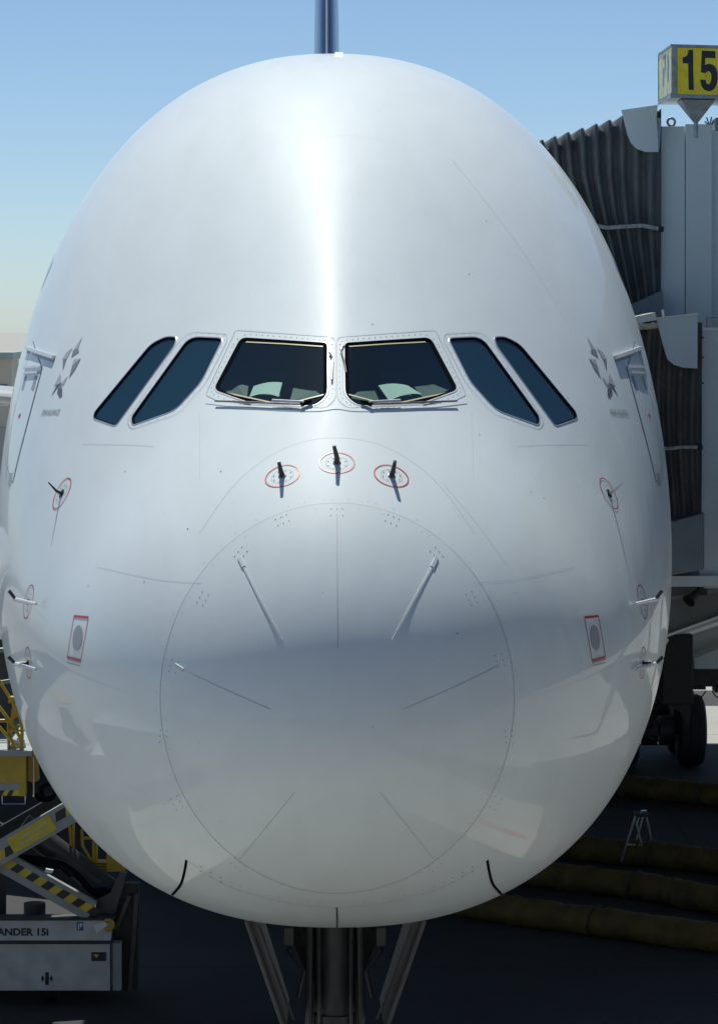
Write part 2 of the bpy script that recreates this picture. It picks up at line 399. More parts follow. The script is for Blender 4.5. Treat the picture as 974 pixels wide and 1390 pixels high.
# --- radome ring: an ellipse seen in the photo, carried onto the skin
def ring_s(phi):
    lo_, hi_ = .05, 4.
    for _ in range(30):
        s = (lo_ + hi_) / 2; p = surf(s, phi); x = 437 + FPX * (p[0] - CAMX) / p[1]; y = 444 + FPX * (CAMZ - p[2]) / p[1]
        if ((x - 457) / 240) ** 2 + ((y - 948) / 265) ** 2 < 1: lo_ = s
        else: hi_ = s
    return s
NC = 320
PH = np.linspace(-PI, PI, NC, endpoint=False) + PI / NC
raw = np.array([ring_s(f) for f in PH])
rr = raw.copy()
for k in range(1, len(rr) // 2): pass
raw = (raw + raw[::-1][np.arange(NC)]) / 2 if False else raw
sym = np.interp((PI - PH + PI) % (2 * PI) - PI, PH, raw, period=2 * PI); RING = (raw + sym) / 2      # left-right symmetric
def ringat(phi): return float(np.interp(phi, PH, RING, period=2 * PI))

def grid_mesh(name, rows, m, parent, closed=True, cap0=False, cap1=False, drop=None):
    """rows: list of (s array over PH, offset)"""
    V = []; N = []
    for s, off in rows:
        p = surf(s, PH); n = norm(s, PH); V.append(p + n * off); N.append(n)
    V = np.concatenate(V); N = np.concatenate(N); r = len(rows); Fc = []
    for i in range(r - 1):
        for k in range(NC):
            j = (k + 1) % NC; Fc.append((i * NC + k, i * NC + j, (i + 1) * NC + j, (i + 1) * NC + k))
    V = list(V); N = list(N)
    if cap0:
        V.append(np.array([0, NOSE, float(prof(3, np.array(0.)))])); N.append(np.array([0, -1., 0])); t = len(V) - 1
        Fc += [((k + 1) % NC, k, t) for k in range(NC)]
    if cap1:
        c = V[(r - 1) * NC:r * NC]; V.append(sum(c) / NC); N.append(np.array([0, 1., 0])); t = len(V) - 1
        Fc += [((r - 1) * NC + k, (r - 1) * NC + (k + 1) % NC, t) for k in range(NC)]
    return mesh(name, V, Fc, m, parent, normals=N)

rows = [(np.full(NC, 0) + RING * (t ** 2), 0.) for t in np.linspace(.02, 1, 60)]
rows[-1] = (RING * .9985, 0.); rows.append((RING * .9995, -.006))
RAD = grid_mesh('radome', rows, M['radome'], AIR, cap0=True)

# --- front fuselage, between the ring and S1; then a window zone with true openings; then the barrel
S1, S2 = 1.72, 6.6
rows = [(RING * 1.0005 + .0006, -.006), (RING + .004, 0.)] + [((RING + .004) + (S1 - RING - .004) * (t ** 1.2), 0.) for t in np.linspace(0, 1, 22)[1:]]
rows[-1] = (np.full(NC, S1), 0.)
FUS = grid_mesh('fuselage', rows, M['white'], AIR)          # the cabin is joined to it below

WIN = {'windshield': (rounded([(327, 458), (444, 465.5), (444, 537), (427, 551), (341, 547), (290, 529)], [9, 6, 12, 14, 10, 9]), True),
       'mid': (rounded([(257, 457.5), (302, 459.5), (273, 518), (238, 556.5), (180, 577), (179, 566)], [14, 7, 12, 12, 7, 7]), False),
       'aft': (rounded([(205, 467), (225, 457.5), (239, 458), (236, 469), (163, 570), (157, 578), (127, 567.5), (129, 559)], [10, 10, 5, 8, 8, 5, 5, 6]), False)}
SKW = {}
for k, (poly, _) in WIN.items():
    d = dense(poly, 4., True); SKW[k] = to_skin(d); SKW[k + 'R'] = [(s, PI - f) for s, f in SKW[k]][::-1]

i0 = int(np.searchsorted(PH, math.radians(8))); i1 = NC // 2 + (NC // 2 - i0) + 0
i1 = int(np.searchsorted(PH, math.radians(172))) - 1
srow = np.linspace(S1, S2, 62)
def inside(pt, poly):
    x, y = pt; c = False; j = len(poly) - 1
    for i in range(len(poly)):
        xi, yi = poly[i]; xj, yj = poly[j]
        if (yi > y) != (yj > y) and x < (xj - xi) * (y - yi) / (yj - yi) + xi: c = not c
        j = i
    return c
pts = []; edges = []
polysF = [list(v) for v in SKW.values()]
def neard(pt, poly, d):
    a = np.array(poly); return np.min((a[:, 0] - pt[0]) ** 2 + ((a[:, 1] - pt[1]) * 2.6) ** 2) < d * d
for a, s in enumerate(srow):
    for b in range(i0, i1 + 1):
        p = (float(s), float(PH[b]))
        edge = a in (0, len(srow) - 1) or b in (i0, i1)
        if not edge and (any(inside(p, q) for q in polysF) or any(neard(p, q, .028) for q in polysF)): continue
        pts.append(p if edge else (p[0] + random.uniform(-1, 1) * 2e-4, p[1] + random.uniform(-1, 1) * 1e-4))
for q in polysF:
    k = len(pts); pts += q; edges += [(k + i, k + (i + 1) % len(q)) for i in range(len(q))]
res = geometry.delaunay_2d_cdt([Vector(p) for p in pts], edges, [], 0, 1e-6)
v2 = np.array([tuple(v) for v in res[0]]); F2 = []
for f in res[2]:
    c = v2[list(f)].mean(0)
    if not any(inside(c, q) for q in polysF): F2.append(tuple(f))
zoneV = surf(v2[:, 0], v2[:, 1]); zoneN = norm(v2[:, 0], v2[:, 1])
# the rest of the band, plain grid
idx = [k % NC for k in range(i1, NC + i0 + 1)]
gV = []; gN = []; gF = []
for s in srow:
    gV.append(surf(np.full(len(idx), s), PH[idx])); gN.append(norm(np.full(len(idx), s), PH[idx]))
gV = np.concatenate(gV); gN = np.concatenate(gN); L = len(idx)
gF = [(i * L + k, i * L + k + 1, (i + 1) * L + k + 1, (i + 1) * L + k) for i in range(len(srow) - 1) for k in range(L - 1)]
srest = list(np.linspace(S2, 16, 60)) + list(np.linspace(17, 46, 12)) + list(np.linspace(48, 70, 16))
cV = np.concatenate([surf(np.full(NC, s), PH) for s in srest]); cN = np.concatenate([norm(np.full(NC, s), PH) for s in srest])
cF = [(i * NC + k, i * NC + (k + 1) % NC, (i + 1) * NC + (k + 1) % NC, (i + 1) * NC + k) for i in range(len(srest) - 1) for k in range(NC)]
# join everything into the one fuselage mesh
fm = FUS.data; fV = [tuple(v.co) for v in fm.vertices]; fF = [tuple(p.vertices) for p in fm.polygons]
fs = [r[0] for r in rows]; fN = np.concatenate([norm(r, PH) for r in fs])
bpy.data.objects.remove(FUS); A = []
allV = []; allN = []; allF = []
for V, N, Fc in ((fV, fN, fF), (zoneV, zoneN, F2), (gV, gN, gF), (cV, cN, cF)):
    k = len(allV); allV += [tuple(v) for v in V]; allN += [tuple(n) for n in N]; allF += [tuple(i + k for i in f) for f in Fc]
# all faces must look outward
aV = np.array(allV); aN = np.array(allN); oF = []
for f in allF:
    a, b, c = aV[f[0]], aV[f[1]], aV[f[2]]
    oF.append(f if np.dot(np.cross(b - a, c - a), aN[f[0]] + aN[f[1]] + aN[f[2]]) > 0 else tuple(reversed(f)))
FUS = mesh('fuselage', allV, oF, M['white'], AIR, normals=allN)

# --- windows
def pane_mesh(name, sk, off, m, parent, label=None):
    k = len(sk); a = np.array(sk); g = []
    for s in np.arange(a[:, 0].min(), a[:, 0].max(), .07):
        for f in np.arange(a[:, 1].min(), a[:, 1].max(), .03):
            if inside((s, f), sk) and not neard((s, f), sk, .03): g.append((s, f))
    r = geometry.delaunay_2d_cdt([Vector(p) for p in list(sk) + g], [(i, (i + 1) % k) for i in range(k)], [], 1, 1e-6)
    v = np.array([tuple(x) for x in r[0]]); V = surf(v[:, 0], v[:, 1]); N = norm(v[:, 0], v[:, 1])
    # a flatter pane than the skin round it: blend normals towards their mean
    mn = N.mean(0); mn /= np.linalg.norm(mn); N2 = N * .75 + mn * .25; N2 /= np.linalg.norm(N2, axis=1)[:, None]
    V = V + N * off; Fc = []
    for f in r[2]:
        p, q, s_ = V[f[0]], V[f[1]], V[f[2]]
        Fc.append(tuple(f) if np.dot(np.cross(q - p, s_ - p), mn) > 0 else tuple(reversed(f)))
    return mesh(name, V, Fc, m, parent, normals=N2, label=label)
def inset(sk, d):
    """move an outline in skin space outwards (d>0) in metres, approximately"""
    pts = [at(s, f) for s, f in sk]; m = len(sk); cx = sum(pts, Vector()) / m; out = []
    area = sum((sk[i][0] * sk[(i + 1) % m][1] - sk[(i + 1) % m][0] * sk[i][1]) for i in range(m))
    for i in range(m):
        t = (pts[(i + 1) % m] - pts[(i - 1) % m]).normalized(); n = Vector(norm(*sk[i])); sd = t.cross(n).normalized()
        out.append((pts[i], sd, n))
    sgn = 1 if sum((o[0] - cx).dot(o[1]) for o in out) > 0 else -1
    r = []
    for p, sd, n in out:
        q = p + sd * sgn * d; s = q.y - NOSE; r.append((s, math.atan2(q.z - float(prof(3, np.array(s))), q.x)))
    return r
def ringstrip(mb, sk, d0, d1, o0, o1):
    a = inset(sk, d0); b = inset(sk, d1); m = len(sk)
    V = [at(*p, o0) for p in a] + [at(*p, o1) for p in b]
    mb.add(V, [(i, (i + 1) % m, (i + 1) % m + m, i + m) for i in range(m)])

screws = MB()
for key in ('windshield', 'mid', 'aft'):
    for sd in ('', 'R'):
        sk = SKW[key + sd]; front = key == 'windshield'
        c = at(*sk[0])
        P0 = bpy.data.objects.new('windshield' if front else 'side_window', None); COL.objects.link(P0); P0.parent = AIR
        P0.location = c - Vector(AIR.location)
        pane_mesh('pane', sk, -.014, M['glass_f' if front else 'glass_s'], P0)
        s_ = MB(); ringstrip(s_, sk, -.036 if front else -.016, .002, -.012, .002); s_.build('seal', M['rubber'], P0, fix=False)
        s_ = MB(); ringstrip(s_, sk, .001, .014, .004, .004); ringstrip(s_, sk, .014, .02, .004, .0)
        s_.build('rim', M['plate' if front else 'rim'], P0, fix=False)
        if front:
            ft = dense(rounded([(320, 448), (455, 457.5), (455.5, 541), (443, 553.5), (302, 547.5), (279, 536)], [4, 9, 12, 8, 8, 4]), 4, True)
            fo = to_skin(ft, sd == 'R')
            s2 = MB(); strip(s2, fo, .007, .0035, closed=True); s2.build('frame_joint', M['seam'], P0, fix=False)
            for d in (.05,):
                q = inset(sk, d); dots(screws, [q[i] for i in range(0, len(q), 2)], .0065)
            # pale retainer lines behind the glass, top and bottom
            rt = MB()
            for pl in ([(333, 463), (385, 465.5), (438, 469)], [(296, 530), (320, 535), (372, 546)], [(372, 547), (405, 543), (440, 534)]):
                rt = MB(); strip(rt, to_skin(dense(pl, 5), sd == 'R'), .016, -.008); rt.build('retainer_line', M['retainer'], P0, fix=False)
        elif key == 'mid':
            ft = dense(rounded([(257, 450), (307, 453), (309, 462), (279, 521), (242, 562), (178, 583), (172, 572), (238, 470)], [14, 6, 6, 10, 12, 6, 8, 30]), 5, True)
            s2 = MB(); strip(s2, to_skin(ft, sd == 'R'), .006, .0035, closed=True); s2.build('frame_joint', M['seam'], P0, fix=False)
            q = inset(sk, .045); dots(screws, [q[i] for i in range(0, len(q), 3)], .005)
        # wiper / fairing and rods
        if front:
            q0 = to_skin(dense([(295, 548), (340, 550), (380, 552), (412, 553)], 8), sd == 'R')
            W0 = MB(); pts_ = [at(s, f, .035) for s, f in q0]; W0.tube(pts_, .009, 8); W0.build('wiper_arm', M['wiper'], P0, smooth=True)
            W0 = MB(); q1 = to_skin([(372, 549), (414, 551.5)], sd == 'R'); W0.tube([at(s, f, .045) for s, f in q1], .013, 8)
            W0.build('wiper_blade', M['plate'], P0, smooth=True)
            W0 = MB(); q1 = to_skin([(409, 553), (418, 550), (424, 548)], sd == 'R'); W0.tube([at(s, f, .03) for s, f in q1], [.02, .018, .01], 8)
            W0.build('wiper_hub', M['rubber'], P0, smooth=True)
            W0 = MB(); q1 = to_skin([(317, 540), (341, 546)], sd == 'R'); W0.tube([at(s, f, .03) for s, f in q1], .008, 6); W0.build('wiper_link', M['rubber'], P0, smooth=True)
rods = MB()
for pl in ([(446.5, 480), (451.5, 489)], [(451.5, 489), (450.2, 518)]): q1 = to_skin(pl); rods.tube([at(s, f, .02) for s, f in q1], .008, 6)
for pl in ([(466, 468), (462.3, 477)], [(462.3, 477), (466.5, 492), (469.2, 508)]): q1 = to_skin(pl); rods.tube([at(s, f, .02) for s, f in q1], .008, 6)
rods.build('washer_rod', M['black'], AIR, smooth=True)
# brow lip under the windscreens
lip = MB(); strip(lip, to_skin(dense(smoothline([(281, 546), (330, 552), (380, 556), (430, 557), (456.5, 554), (483, 557), (533, 556), (583, 552), (632, 546)]), 6)), .05, .001, .004)
lip.build('brow_lip', M['white'], AIR, smooth=True)

# --- radome strips, seams, fasteners
for ln, wdt in (([(457, 697), (458, 880)], .008), ([(325, 757), (330, 768), (355, 818), (383, 869)], .024), ([(592, 757), (587, 768), (560, 818), (533, 869)], .024),
               ([(238, 903), (250, 910), (300, 934), (366, 963)], .008), ([(676, 903), (664, 910), (614, 934), (548, 963)], .006), ([(325, 1167), (400, 1076)], .006), ([(589, 1167), (516, 1076)], .006)):
    b = MB(); q = to_skin(dense(ln, 6)); k = len(q)
    strip(b, q, wdt, 0, .008 if wdt > .02 else .003); b.build('diverter_strip', M['plate'] if wdt > .015 else M['seam'], RAD, smooth=True)
for q in ([(325, 757), (331, 770)], [(592, 757), (586, 770)], [(238, 903), (249, 910)]):
    b = MB(); strip(b, to_skin(dense(q, 5)), .04, 0, .012); b.build('strip_root', M['plate'], RAD, smooth=True)
sm = MB()
def seam(pl, wd=.006, both=False, smooth=True, off=.0025, mb=None):
    q = to_skin(dense(smoothline(pl) if smooth else pl, 8))
    if mb is not None: strip(mb, q, wd, off); return
    for qq in ([q, [(s, PI - f) for s, f in q]] if both else [q]):
        b = MB(); strip(b, qq, wd, off); b.build('panel_seam', M['seam'], AIR, fix=False)
RS = [(ringat(f) + .0022, f) for f in np.linspace(-PI, PI, 260, endpoint=False)]
strip(sm, RS, .006, .0015, closed=True)
seam([(270, 725), (310, 668), (350, 630), (400, 603), (457, 594), (514, 603), (564, 630), (604, 668), (644, 725)], .003)
seam([(640, 560), (641, 600), (642, 650)], .003, True)
seam([(600, 655), (650, 715), (690, 770)], .003)
seam([(702, 606), (740, 604), (798, 603)], .003, True)
seam([(640, 792), (700, 787), (780, 770)], .003, True)
seam([(770, 440), (715, 350), (660, 275), (612, 215)], .003)
seam([(520, 190), (470, 184), (400, 190)], .0025)
seam([(457, 60), (457, 66)], .004)
sm.build('radome_joint', M['seam'], AIR, fix=False)
sd_ = MB()
seam([(253, 1168), (300, 1198), (340, 1213), (400, 1227), (457, 1232), (514, 1227), (574, 1213), (614, 1198), (661, 1168)], .006, mb=sd_)
sd_.build('gear_door_seam', M['seam'], AIR, fix=False)
for pl in ([(253, 1168), (250, 1185), (245, 1201), (234, 1215)], [(661, 1168), (664, 1185), (669, 1201), (680, 1214)], [(457, 1232), (457.3, 1259)]):
    b = MB(); q = to_skin(dense(smoothline(pl), 4)); wv = .010 if len(pl) == 2 else .028
    strip(b, q, wv, .003, .004); b.build('gear_door_gap', M['rubber'], AIR, fix=False)
rv = MB()
def cluster(cx, cy, n, sx, sy, ang=0, r=.007):
    for i in range(n):
        u = (i // 2 - (n // 2 - 1) / 2) * sx; v = (i % 2 - .5) * sy
        dots(rv, [hit(cx + u * math.cos(ang) - v * math.sin(ang), cy + u * math.sin(ang) + v * math.cos(ang))], r)
for cx, cy, a in ((383, 706, -.4), (532, 706, .4), (457, 695, 0), (327, 752, -.9), (592, 752, .9), (275, 813, -1.1), (640, 813, 1.1), (678, 897, 1.3), (236, 905, -1.3), (690, 1000, 1.5), (222, 1000, -1.5), (323, 1174, .7), (590, 1174, -.7), (240, 1090, 1.1), (672, 1090, -1.1)):
    cluster(cx, cy, 6, 8, 9, a, .0065)
for i in range(150):
    f = -PI + 2 * PI * i / 150 + random.uniform(-.006, .006); 
    if random.random() < .75: dots(rv, [(ringat(f) + random.choice((-.045, .045)), f)], .004)
for i in range(13):
    t = i / 12; x = 273 + t * 160; y = 1186 + 47 * (1 - (1 - t) ** 2) - 3
    for mx_ in (x, 914 - x):
        if i in (6, 10): continue
        for dy in (0, 6):
            q = hit(mx_, y + dy - 6); dots(rv, [q], .010 if i < 3 else .007)
for x, y in ((636, 372), (650, 590), (505, 440), (170, 640), (720, 668), (738, 676), (770, 540), (255, 718), (300, 640), (660, 300), (620, 860), (196, 790), (120, 795), (880, 560)):
    dots(rv, [hit(x, y)], .008)
rv.build('fastener', M['screw'], AIR, kind='stuff', fix=False)
screws.build('window_screw', M['screw'], AIR, kind='stuff', fix=False)

# --- probes with red rings
def probe(px, py, r, kind, tip=None, mir=False):
    s, f = hit(px, py); f = PI - f if mir else f
    c = at(s, f); n = Vector(norm(s, f)); root = bpy.data.objects.new('air_data_probe', None); COL.objects.link(root); root.parent = AIR; root.location = c - Vector(AIR.location)
    b = MB(); circle_skin(b, s, f, r * .93, r, .004); b.build('red_ring', M['redline'], root, fix=False)
    b = MB(); circle_skin(b, s, f, r * .60, r * .62, .004); b.build('plate_edge', M['seam'], root, fix=False)
    a = n.orthogonal().normalized(); t = n.cross(a)
    b = MB()
    for k in range(8):
        q = c + (a * math.cos(k * PI / 4 + .3) + t * math.sin(k * PI / 4 + .3)) * r * .62 * .82; q2, _ = snap(q); dots(b, [(q2.y - NOSE, math.atan2(q2.z - float(prof(3, np.array(q2.y - NOSE))), q2.x))], .008, .006)
    b.build('plate_screw', M['screw'], root, kind='stuff', fix=False)
    b = MB()
    if kind == 'blade':      # bent mast standing off the nose
        disc_skin(b, s, f, .035, .006, 20, .014); b.build('mast_base', M['screw'], root, fix=False)
        fw = Vector((0, -1, 0)); b = MB(); p1 = c + n * .055; p2 = p1 + (n * .8 + Vector(tip)) * .075
        b.tube([c, c + n * .04, p1, p2], [.026, .024, .022, .015], 8); b.build('mast', M['black'], root, smooth=True)
    elif kind == 'vane':
        disc_skin(b, s, f, .045, .006, 20, .01); b.build('mast_base', M['black'], root, fix=False)
        b = MB(); e = c + n * .15 + Vector((0, 0, .045)); b.tube([c + n * .01, c + n * .06, e], [.016, .013, .006], 8); b.build('vane', M['black'] if mir else M['alu'], root, smooth=True)
    else:
        disc_skin(b, s, f, .032, .006, 20, .01); b.build('mast_base', M['black'], root, fix=False)
        b = MB(); p1 = c + n * .12; b.tube([c, p1, c + n * .19 + Vector((0, .02, .07))], [.014, .016, .018], 8); b.build('mast', M['black'], root, smooth=True)
        b = MB(); fwd = Vector((-.50 if c.x > 0 else .50, -1, 0)).normalized(); b.tube([p1 - fwd * .03, p1 + fwd * .52], [.021, .015], 8)
        b.build('pitot_tube', M['plate'], root, smooth=True)
probe(383, 646, .155, 'blade', (-.02, -.35, .5)); probe(457, 628, .155, 'blade', (-.35, -.3, .75)); probe(531, 646, .155, 'blade', (.02, -.35, .5))
probe(826, 670, .165, 'vane'); probe(826, 670, .165, 'vane', mir=True)
probe(872, 817, .165, 'pitot'); probe(872, 817, .165, 'pitot', mir=True)
probe(872, 900, .15, 'pitot'); probe(872, 900, .15, 'pitot', mir=True)
# --- static port plates: red frame round a grey oval
for mir in (False, True):
    s0, f0 = hit(807, 866); f0 = PI - f0 if mir else f0; c = at(s0, f0)
    root = bpy.data.objects.new('static_port', None); COL.objects.link(root); root.parent = AIR; root.location = c - Vector(AIR.location)
    b = MB(); fr = [(792.5, 838.5), (811.5, 836.5), (821, 892), (803, 897)]
    for i in range(4): strip(b, to_skin(dense([fr[i], fr[(i + 1) % 4]], 6), mir), .022 if i % 2 == 0 else .012, .004)
    b.build('red_frame', M['redline'], root, fix=False)
    b = MB(); ov = [(807 + 6.3 * math.cos(t) + 1.6 * math.sin(t), 866 + 17 * math.sin(t)) for t in np.linspace(0, 2 * PI, 28, endpoint=False)]
    patch(b, ov, .004, mir); b.build('port_plate', M['grey_mark'], root, fix=False)
    b = MB()
    for yy in (900, 904):
        for k in range(7): strip(b, to_skin([(803 + k * 2.6 + (yy - 900) * .3, yy - k * .7), (804.7 + k * 2.6 + (yy - 900) * .3, yy - k * .7 - .4)], mir), .010, .004)
    b.build('port_lettering', M['grey_mark'], root, kind='stuff', fix=False)

# --- lettering
def text_shape(txt, size, bold=0.0, align='CENTER', space=1.0):
    c = bpy.data.curves.new('t', 'FONT'); c.body = txt; c.size = size; c.align_x = align; c.align_y = 'CENTER'; c.offset = bold; c.space_character = space; c.resolution_u = 3
    o = bpy.data.objects.new('t', c); COL.objects.link(o); dg = bpy.context.evaluated_depsgraph_get(); me = bpy.data.meshes.new_from_object(o.evaluated_get(dg))
    V = [v.co.copy() for v in me.vertices]; Fc = [tuple(p.vertices) for p in me.polygons]; bpy.data.objects.remove(o); bpy.data.curves.remove(c); bpy.data.meshes.remove(me); return V, Fc
def letters_at(name, txt, size, org, ux, uz, m, parent, bold=0., align='CENTER', sx=1.0, snapit=False, space=1.0):
    V, Fc = text_shape(txt, size, bold, align, space); org = Vector(org); ux = Vector(ux); uz = Vector(uz)
    W = [org + ux * v.x * sx + uz * v.y for v in V]
    if snapit: W = [snap(p, .004)[0] for p in W]
    return mesh(name, W, Fc, m, parent)

# --- alliance star emblem, five folded points
EMB = [([(85, 90), (152, 190), (118, 176)], 'em1'), ([(118, 176), (152, 190), (166, 243), (110, 203)], 'em2'), ([(155, 170), (200, 205), (226, 250), (200, 252)], 'em1'), ([(200, 252), (226, 250), (228, 338)], 'em2'),
       ([(98, 248), (148, 258), (160, 300)], 'em1'), ([(98, 248), (160, 300), (184, 392), (140, 330)], 'em2'), ([(190, 372), (238, 428), (226, 446)], 'em1'), ([(246, 358), (292, 450), (240, 425)], 'em1'),
       ([(240, 425), (272, 442), (312, 525)], 'em3'), ([(238, 428), (262, 462), (234, 470)], 'em2'), ([(262, 462), (270, 500), (250, 536), (234, 520), (234, 470)], 'em3')]
M['em1'] = mat('pale_silver_print', (.42, .44, .46), .4); M['em2'] = mat('mid_silver_print', (.22, .23, .25), .4); M['em3'] = mat('dark_silver_print', (.12, .125, .14), .4)
for mir in (False, True):
    s0, f0 = hit(820, 500); f0 = PI - f0 if mir else f0; c = at(s0, f0)
    root = bpy.data.objects.new('star_emblem', None); COL.objects.link(root); root.parent = AIR; root.location = c - Vector(AIR.location)
    for poly, mk in EMB:
        b = MB(); patch(b, [(780 + x / 5.343, 440 + y / 5.343) for x, y in poly], .004, mir); b.build('emblem_facet', M[mk], root, fix=False)
    s1, f1 = hit(840, 560); f1 = PI - f1 if mir else f1; c1 = at(s1, f1); n1 = Vector(norm(s1, f1))
    ux = Vector((0, 0, 1)).cross(n1).normalized(); uz = n1.cross(ux)
    p_a = at(*to_skin([(829, 561)], mir)[0]); p_b = at(*to_skin([(852, 562)], mir)[0]); wd = (p_b - p_a).length
    uy = (p_b - p_a).normalized() * (-1 if mir else 1); up = n1.cross(uy).normalized(); up = up if up.z > 0 else -up
    V, Fc = text_shape('STAR ALLIANCE', .1, .002); wx = max(v.x for v in V) - min(v.x for v in V)
    W = [snap(c1 + uy * v.x * wd / wx + up * v.y * .85, .004)[0] for v in V]; mesh('emblem_lettering', W, Fc, M['grey_mark'], root)

# --- passenger door (front), one on each side
for mir in (False, True):
    s0, f0 = hit(850, 500); s0b, f0b = hit(890, 655)
    sA = hit(866, 560)[0]; sB = sA + 1.12; top = f0; bot = f0b
    fz = lambda x: (PI - x) if mir else x
    c = at(sA, fz((top + bot) / 2)); root = bpy.data.objects.new('cabin_door', None); COL.objects.link(root); root.parent = AIR; root.location = c - Vector(AIR.location)
    lead = to_skin(dense(smoothline([(849, 497), (853, 512), (862, 545), (874, 590), (883, 625), (890, 655)]), 4), mir)
    def leadat(f): 
        a = np.array([q[1] if not mir else PI - q[1] for q in lead]); b_ = np.array([q[0] for q in lead]); o = np.argsort(a); return float(np.interp(f, a[o], b_[o]))
    fr = np.linspace(top, bot, 16); LS = [(leadat(f), f) for f in fr]
    path = LS + [(LS[-1][0] + x, bot) for x in (.3, .7, 1.0)] + [(s + 1.1, f) for s, f in reversed(LS)] + [(LS[0][0] + x, top) for x in (1.0, .7, .3)]
    b = MB(); strip(b, [(s, fz(f)) for s, f in path], .016, .003, closed=True); b.build('door_gap', M['seamdark'], root, fix=False)
    V = []; Fc = []
    for s, f in LS:
        for k in range(6): V.append(at(s + .03 + 1.04 * k / 5, fz(f), .004))
    Fc = [(i * 6 + k, i * 6 + k + 1, (i + 1) * 6 + k + 1, (i + 1) * 6 + k) for i in range(len(LS) - 1) for k in range(5)]
    N = [Vector(norm(s + .03 + 1.04 * k / 5, fz(f))) for s, f in LS for k in range(6)]
    dn = mesh('door_skin', V, Fc if not mir else [tuple(reversed(q)) for q in Fc], M['white'], root, normals=N)
    b = MB(); strip(b, to_skin(dense([(833, 486), (850, 480), (868, 473)], 4), mir), .05, 0, .035); b.build('rain_gutter', M['plate'], root, smooth=True)
    b = MB(); strip(b, to_skin(dense([(834, 490), (851, 484), (869, 477)], 4), mir), .035, .004); b.build('gutter_gap', M['grey_mark'], root, fix=False)
    b = MB(); strip(b, to_skin(dense([(850, 498), (861, 498.5), (872, 499)], 4), mir), .035, .006, .02)
    strip(b, to_skin(dense([(854, 506), (863, 506.5), (872, 507)], 4), mir), .03, .006, .02); b.build('door_sill', M['plate'], root, smooth=True)
    b = MB(); patch(b, [(856, 510), (872, 510), (877, 530), (861, 530)], .008, mir); b.build('door_window', M['grey_mark'], root, fix=False)
    b = MB(); patch(b, [(878, 562), (880, 562), (882, 567), (880, 567)], .008, mir); b.build('door_mark', M['redline'], root, fix=False)
    b = MB(); strip(b, to_skin(dense([(885, 545), (889, 570), (895, 610), (899, 650)], 5), mir), .02, .006); b.build('hinge_line', M['seam'], root, fix=False)
    b = MB()
    for k in range(6): strip(b, to_skin([(890 + k * .5, 643 + k * 3), (894 + k * .5, 643 + k * 3)], mir), .012, .006)
    b.build('door_lettering', M['grey_mark'], root, kind='stuff', fix=False)
# crown antenna
b = MB(); sA, fA = 10.7, PI / 2 - .008; c = at(sA, fA)
b.add([c + Vector(v) for v in ((-.03, -.1, -.03), (.08, -.1, -.03), (.08, .3, -.03), (-.03, .3, -.03), (-.02, 0, .035), (.07, 0, .035), (.07, .25, .04), (-.02, .25, .04))], [(0, 1, 5, 4), (1, 2, 6, 5), (2, 3, 7, 6), (3, 0, 4, 7), (4, 5, 6, 7)])
b.build('crown_antenna', M['white'], AIR)
# upper-deck cabin windows near the crown shoulder and main-deck row
for mir in (False, True):
    for k in range(18):
        for dk, f in ((0, math.radians(41)), (1, math.radians(11))):
            s = 9.5 + k * .95 + (0 if dk == 0 else 1.5); ff = PI - f if mir else f
            b = MB(); n = 10; c0 = at(s, ff); V = [at(s + .12 * math.cos(t), ff + (.17 / 3.9) * math.sin(t), .003) for t in np.linspace(0, 2 * PI, n, endpoint=False)]
            b.add(V, [tuple(range(n))]); b.build('cabin_window', M['darkglass'], AIR, fix=False)

# --- cockpit interior
CK = MB(); CK.prism([(-1.15, 7.45), (1.15, 7.45), (1.05, 7.78), (.5, 7.88), (-.5, 7.88), (-1.05, 7.78)], NOSE + 3.0, NOSE + 3.8); g_ = CK.build('glareshield', M['dash'], AIR)
b = MB(); b.box((-1.5, NOSE + 5.3, 6.3), (1.5, NOSE + 5.4, 8.9)); b.build('cockpit_bulkhead', M['cockpit'], AIR)
for sx in (-1, 1):
    b = MB(); b.box((sx * .55 - .25, NOSE + 4.4, 7.0), (sx * .55 + .25, NOSE + 4.55, 7.95), .06); b.box((sx * .55 - .14, NOSE + 4.38, 7.97), (sx * .55 + .14, NOSE + 4.50, 8.2), .05); b.build('pilot_seat', M['cockpit'], AIR, smooth=True)
def sheet(pts, m, name):
    n = 6; V = []
    a, b_, c, d = [Vector(p) for p in pts]
    for i in range(n + 1):
        for j in range(n + 1):
            u = i / n; v = j / n; p = a * (1 - u) * (1 - v) + b_ * u * (1 - v) + c * u * v + d * (1 - u) * v
            p = p + Vector((0, 0, .035 * math.sin(u * PI * .9) * (1 - v * .4) - .02)); V.append(p)
    F3 = [(i * (n + 1) + j, (i + 1) * (n + 1) + j, (i + 1) * (n + 1) + j + 1, i * (n + 1) + j + 1) for i in range(n) for j in range(n)]
    return mesh(name, V, F3, m, AIR, smooth=True)
def pp(px, py, d):
    """a point d metres behind the windscreen skin, on the sight line of a photo pixel"""
    return P(px, py, NOSE + hit(px, py)[0] + d)
sheet([pp(338, 536, .13), pp(378, 537, .13), pp(383, 517, .16), pp(344, 521, .2)], M['paper'], 'paper_sheet')
sheet([pp(528, 541, .13), pp(573, 534, .13), pp(553, 521, .2), pp(513, 520, .16)], M['paper'], 'paper_sheet')
def tray(pts):
    b = MB(); V = [pp(*p) for p in pts]; n = len(V); b.add(V + [v - Vector((0, -.02, .05)) for v in V], [tuple(range(n)), tuple(reversed(range(n, 2 * n)))] + [(i, (i + 1) % n, (i + 1) % n + n, i + n) for i in range(n)]); b.build('dash_tray', M['dash'], AIR)
tray([(297, 530, .16), (335, 540, .16), (337, 524, .45), (318, 519, .45), (302, 524, .4)])
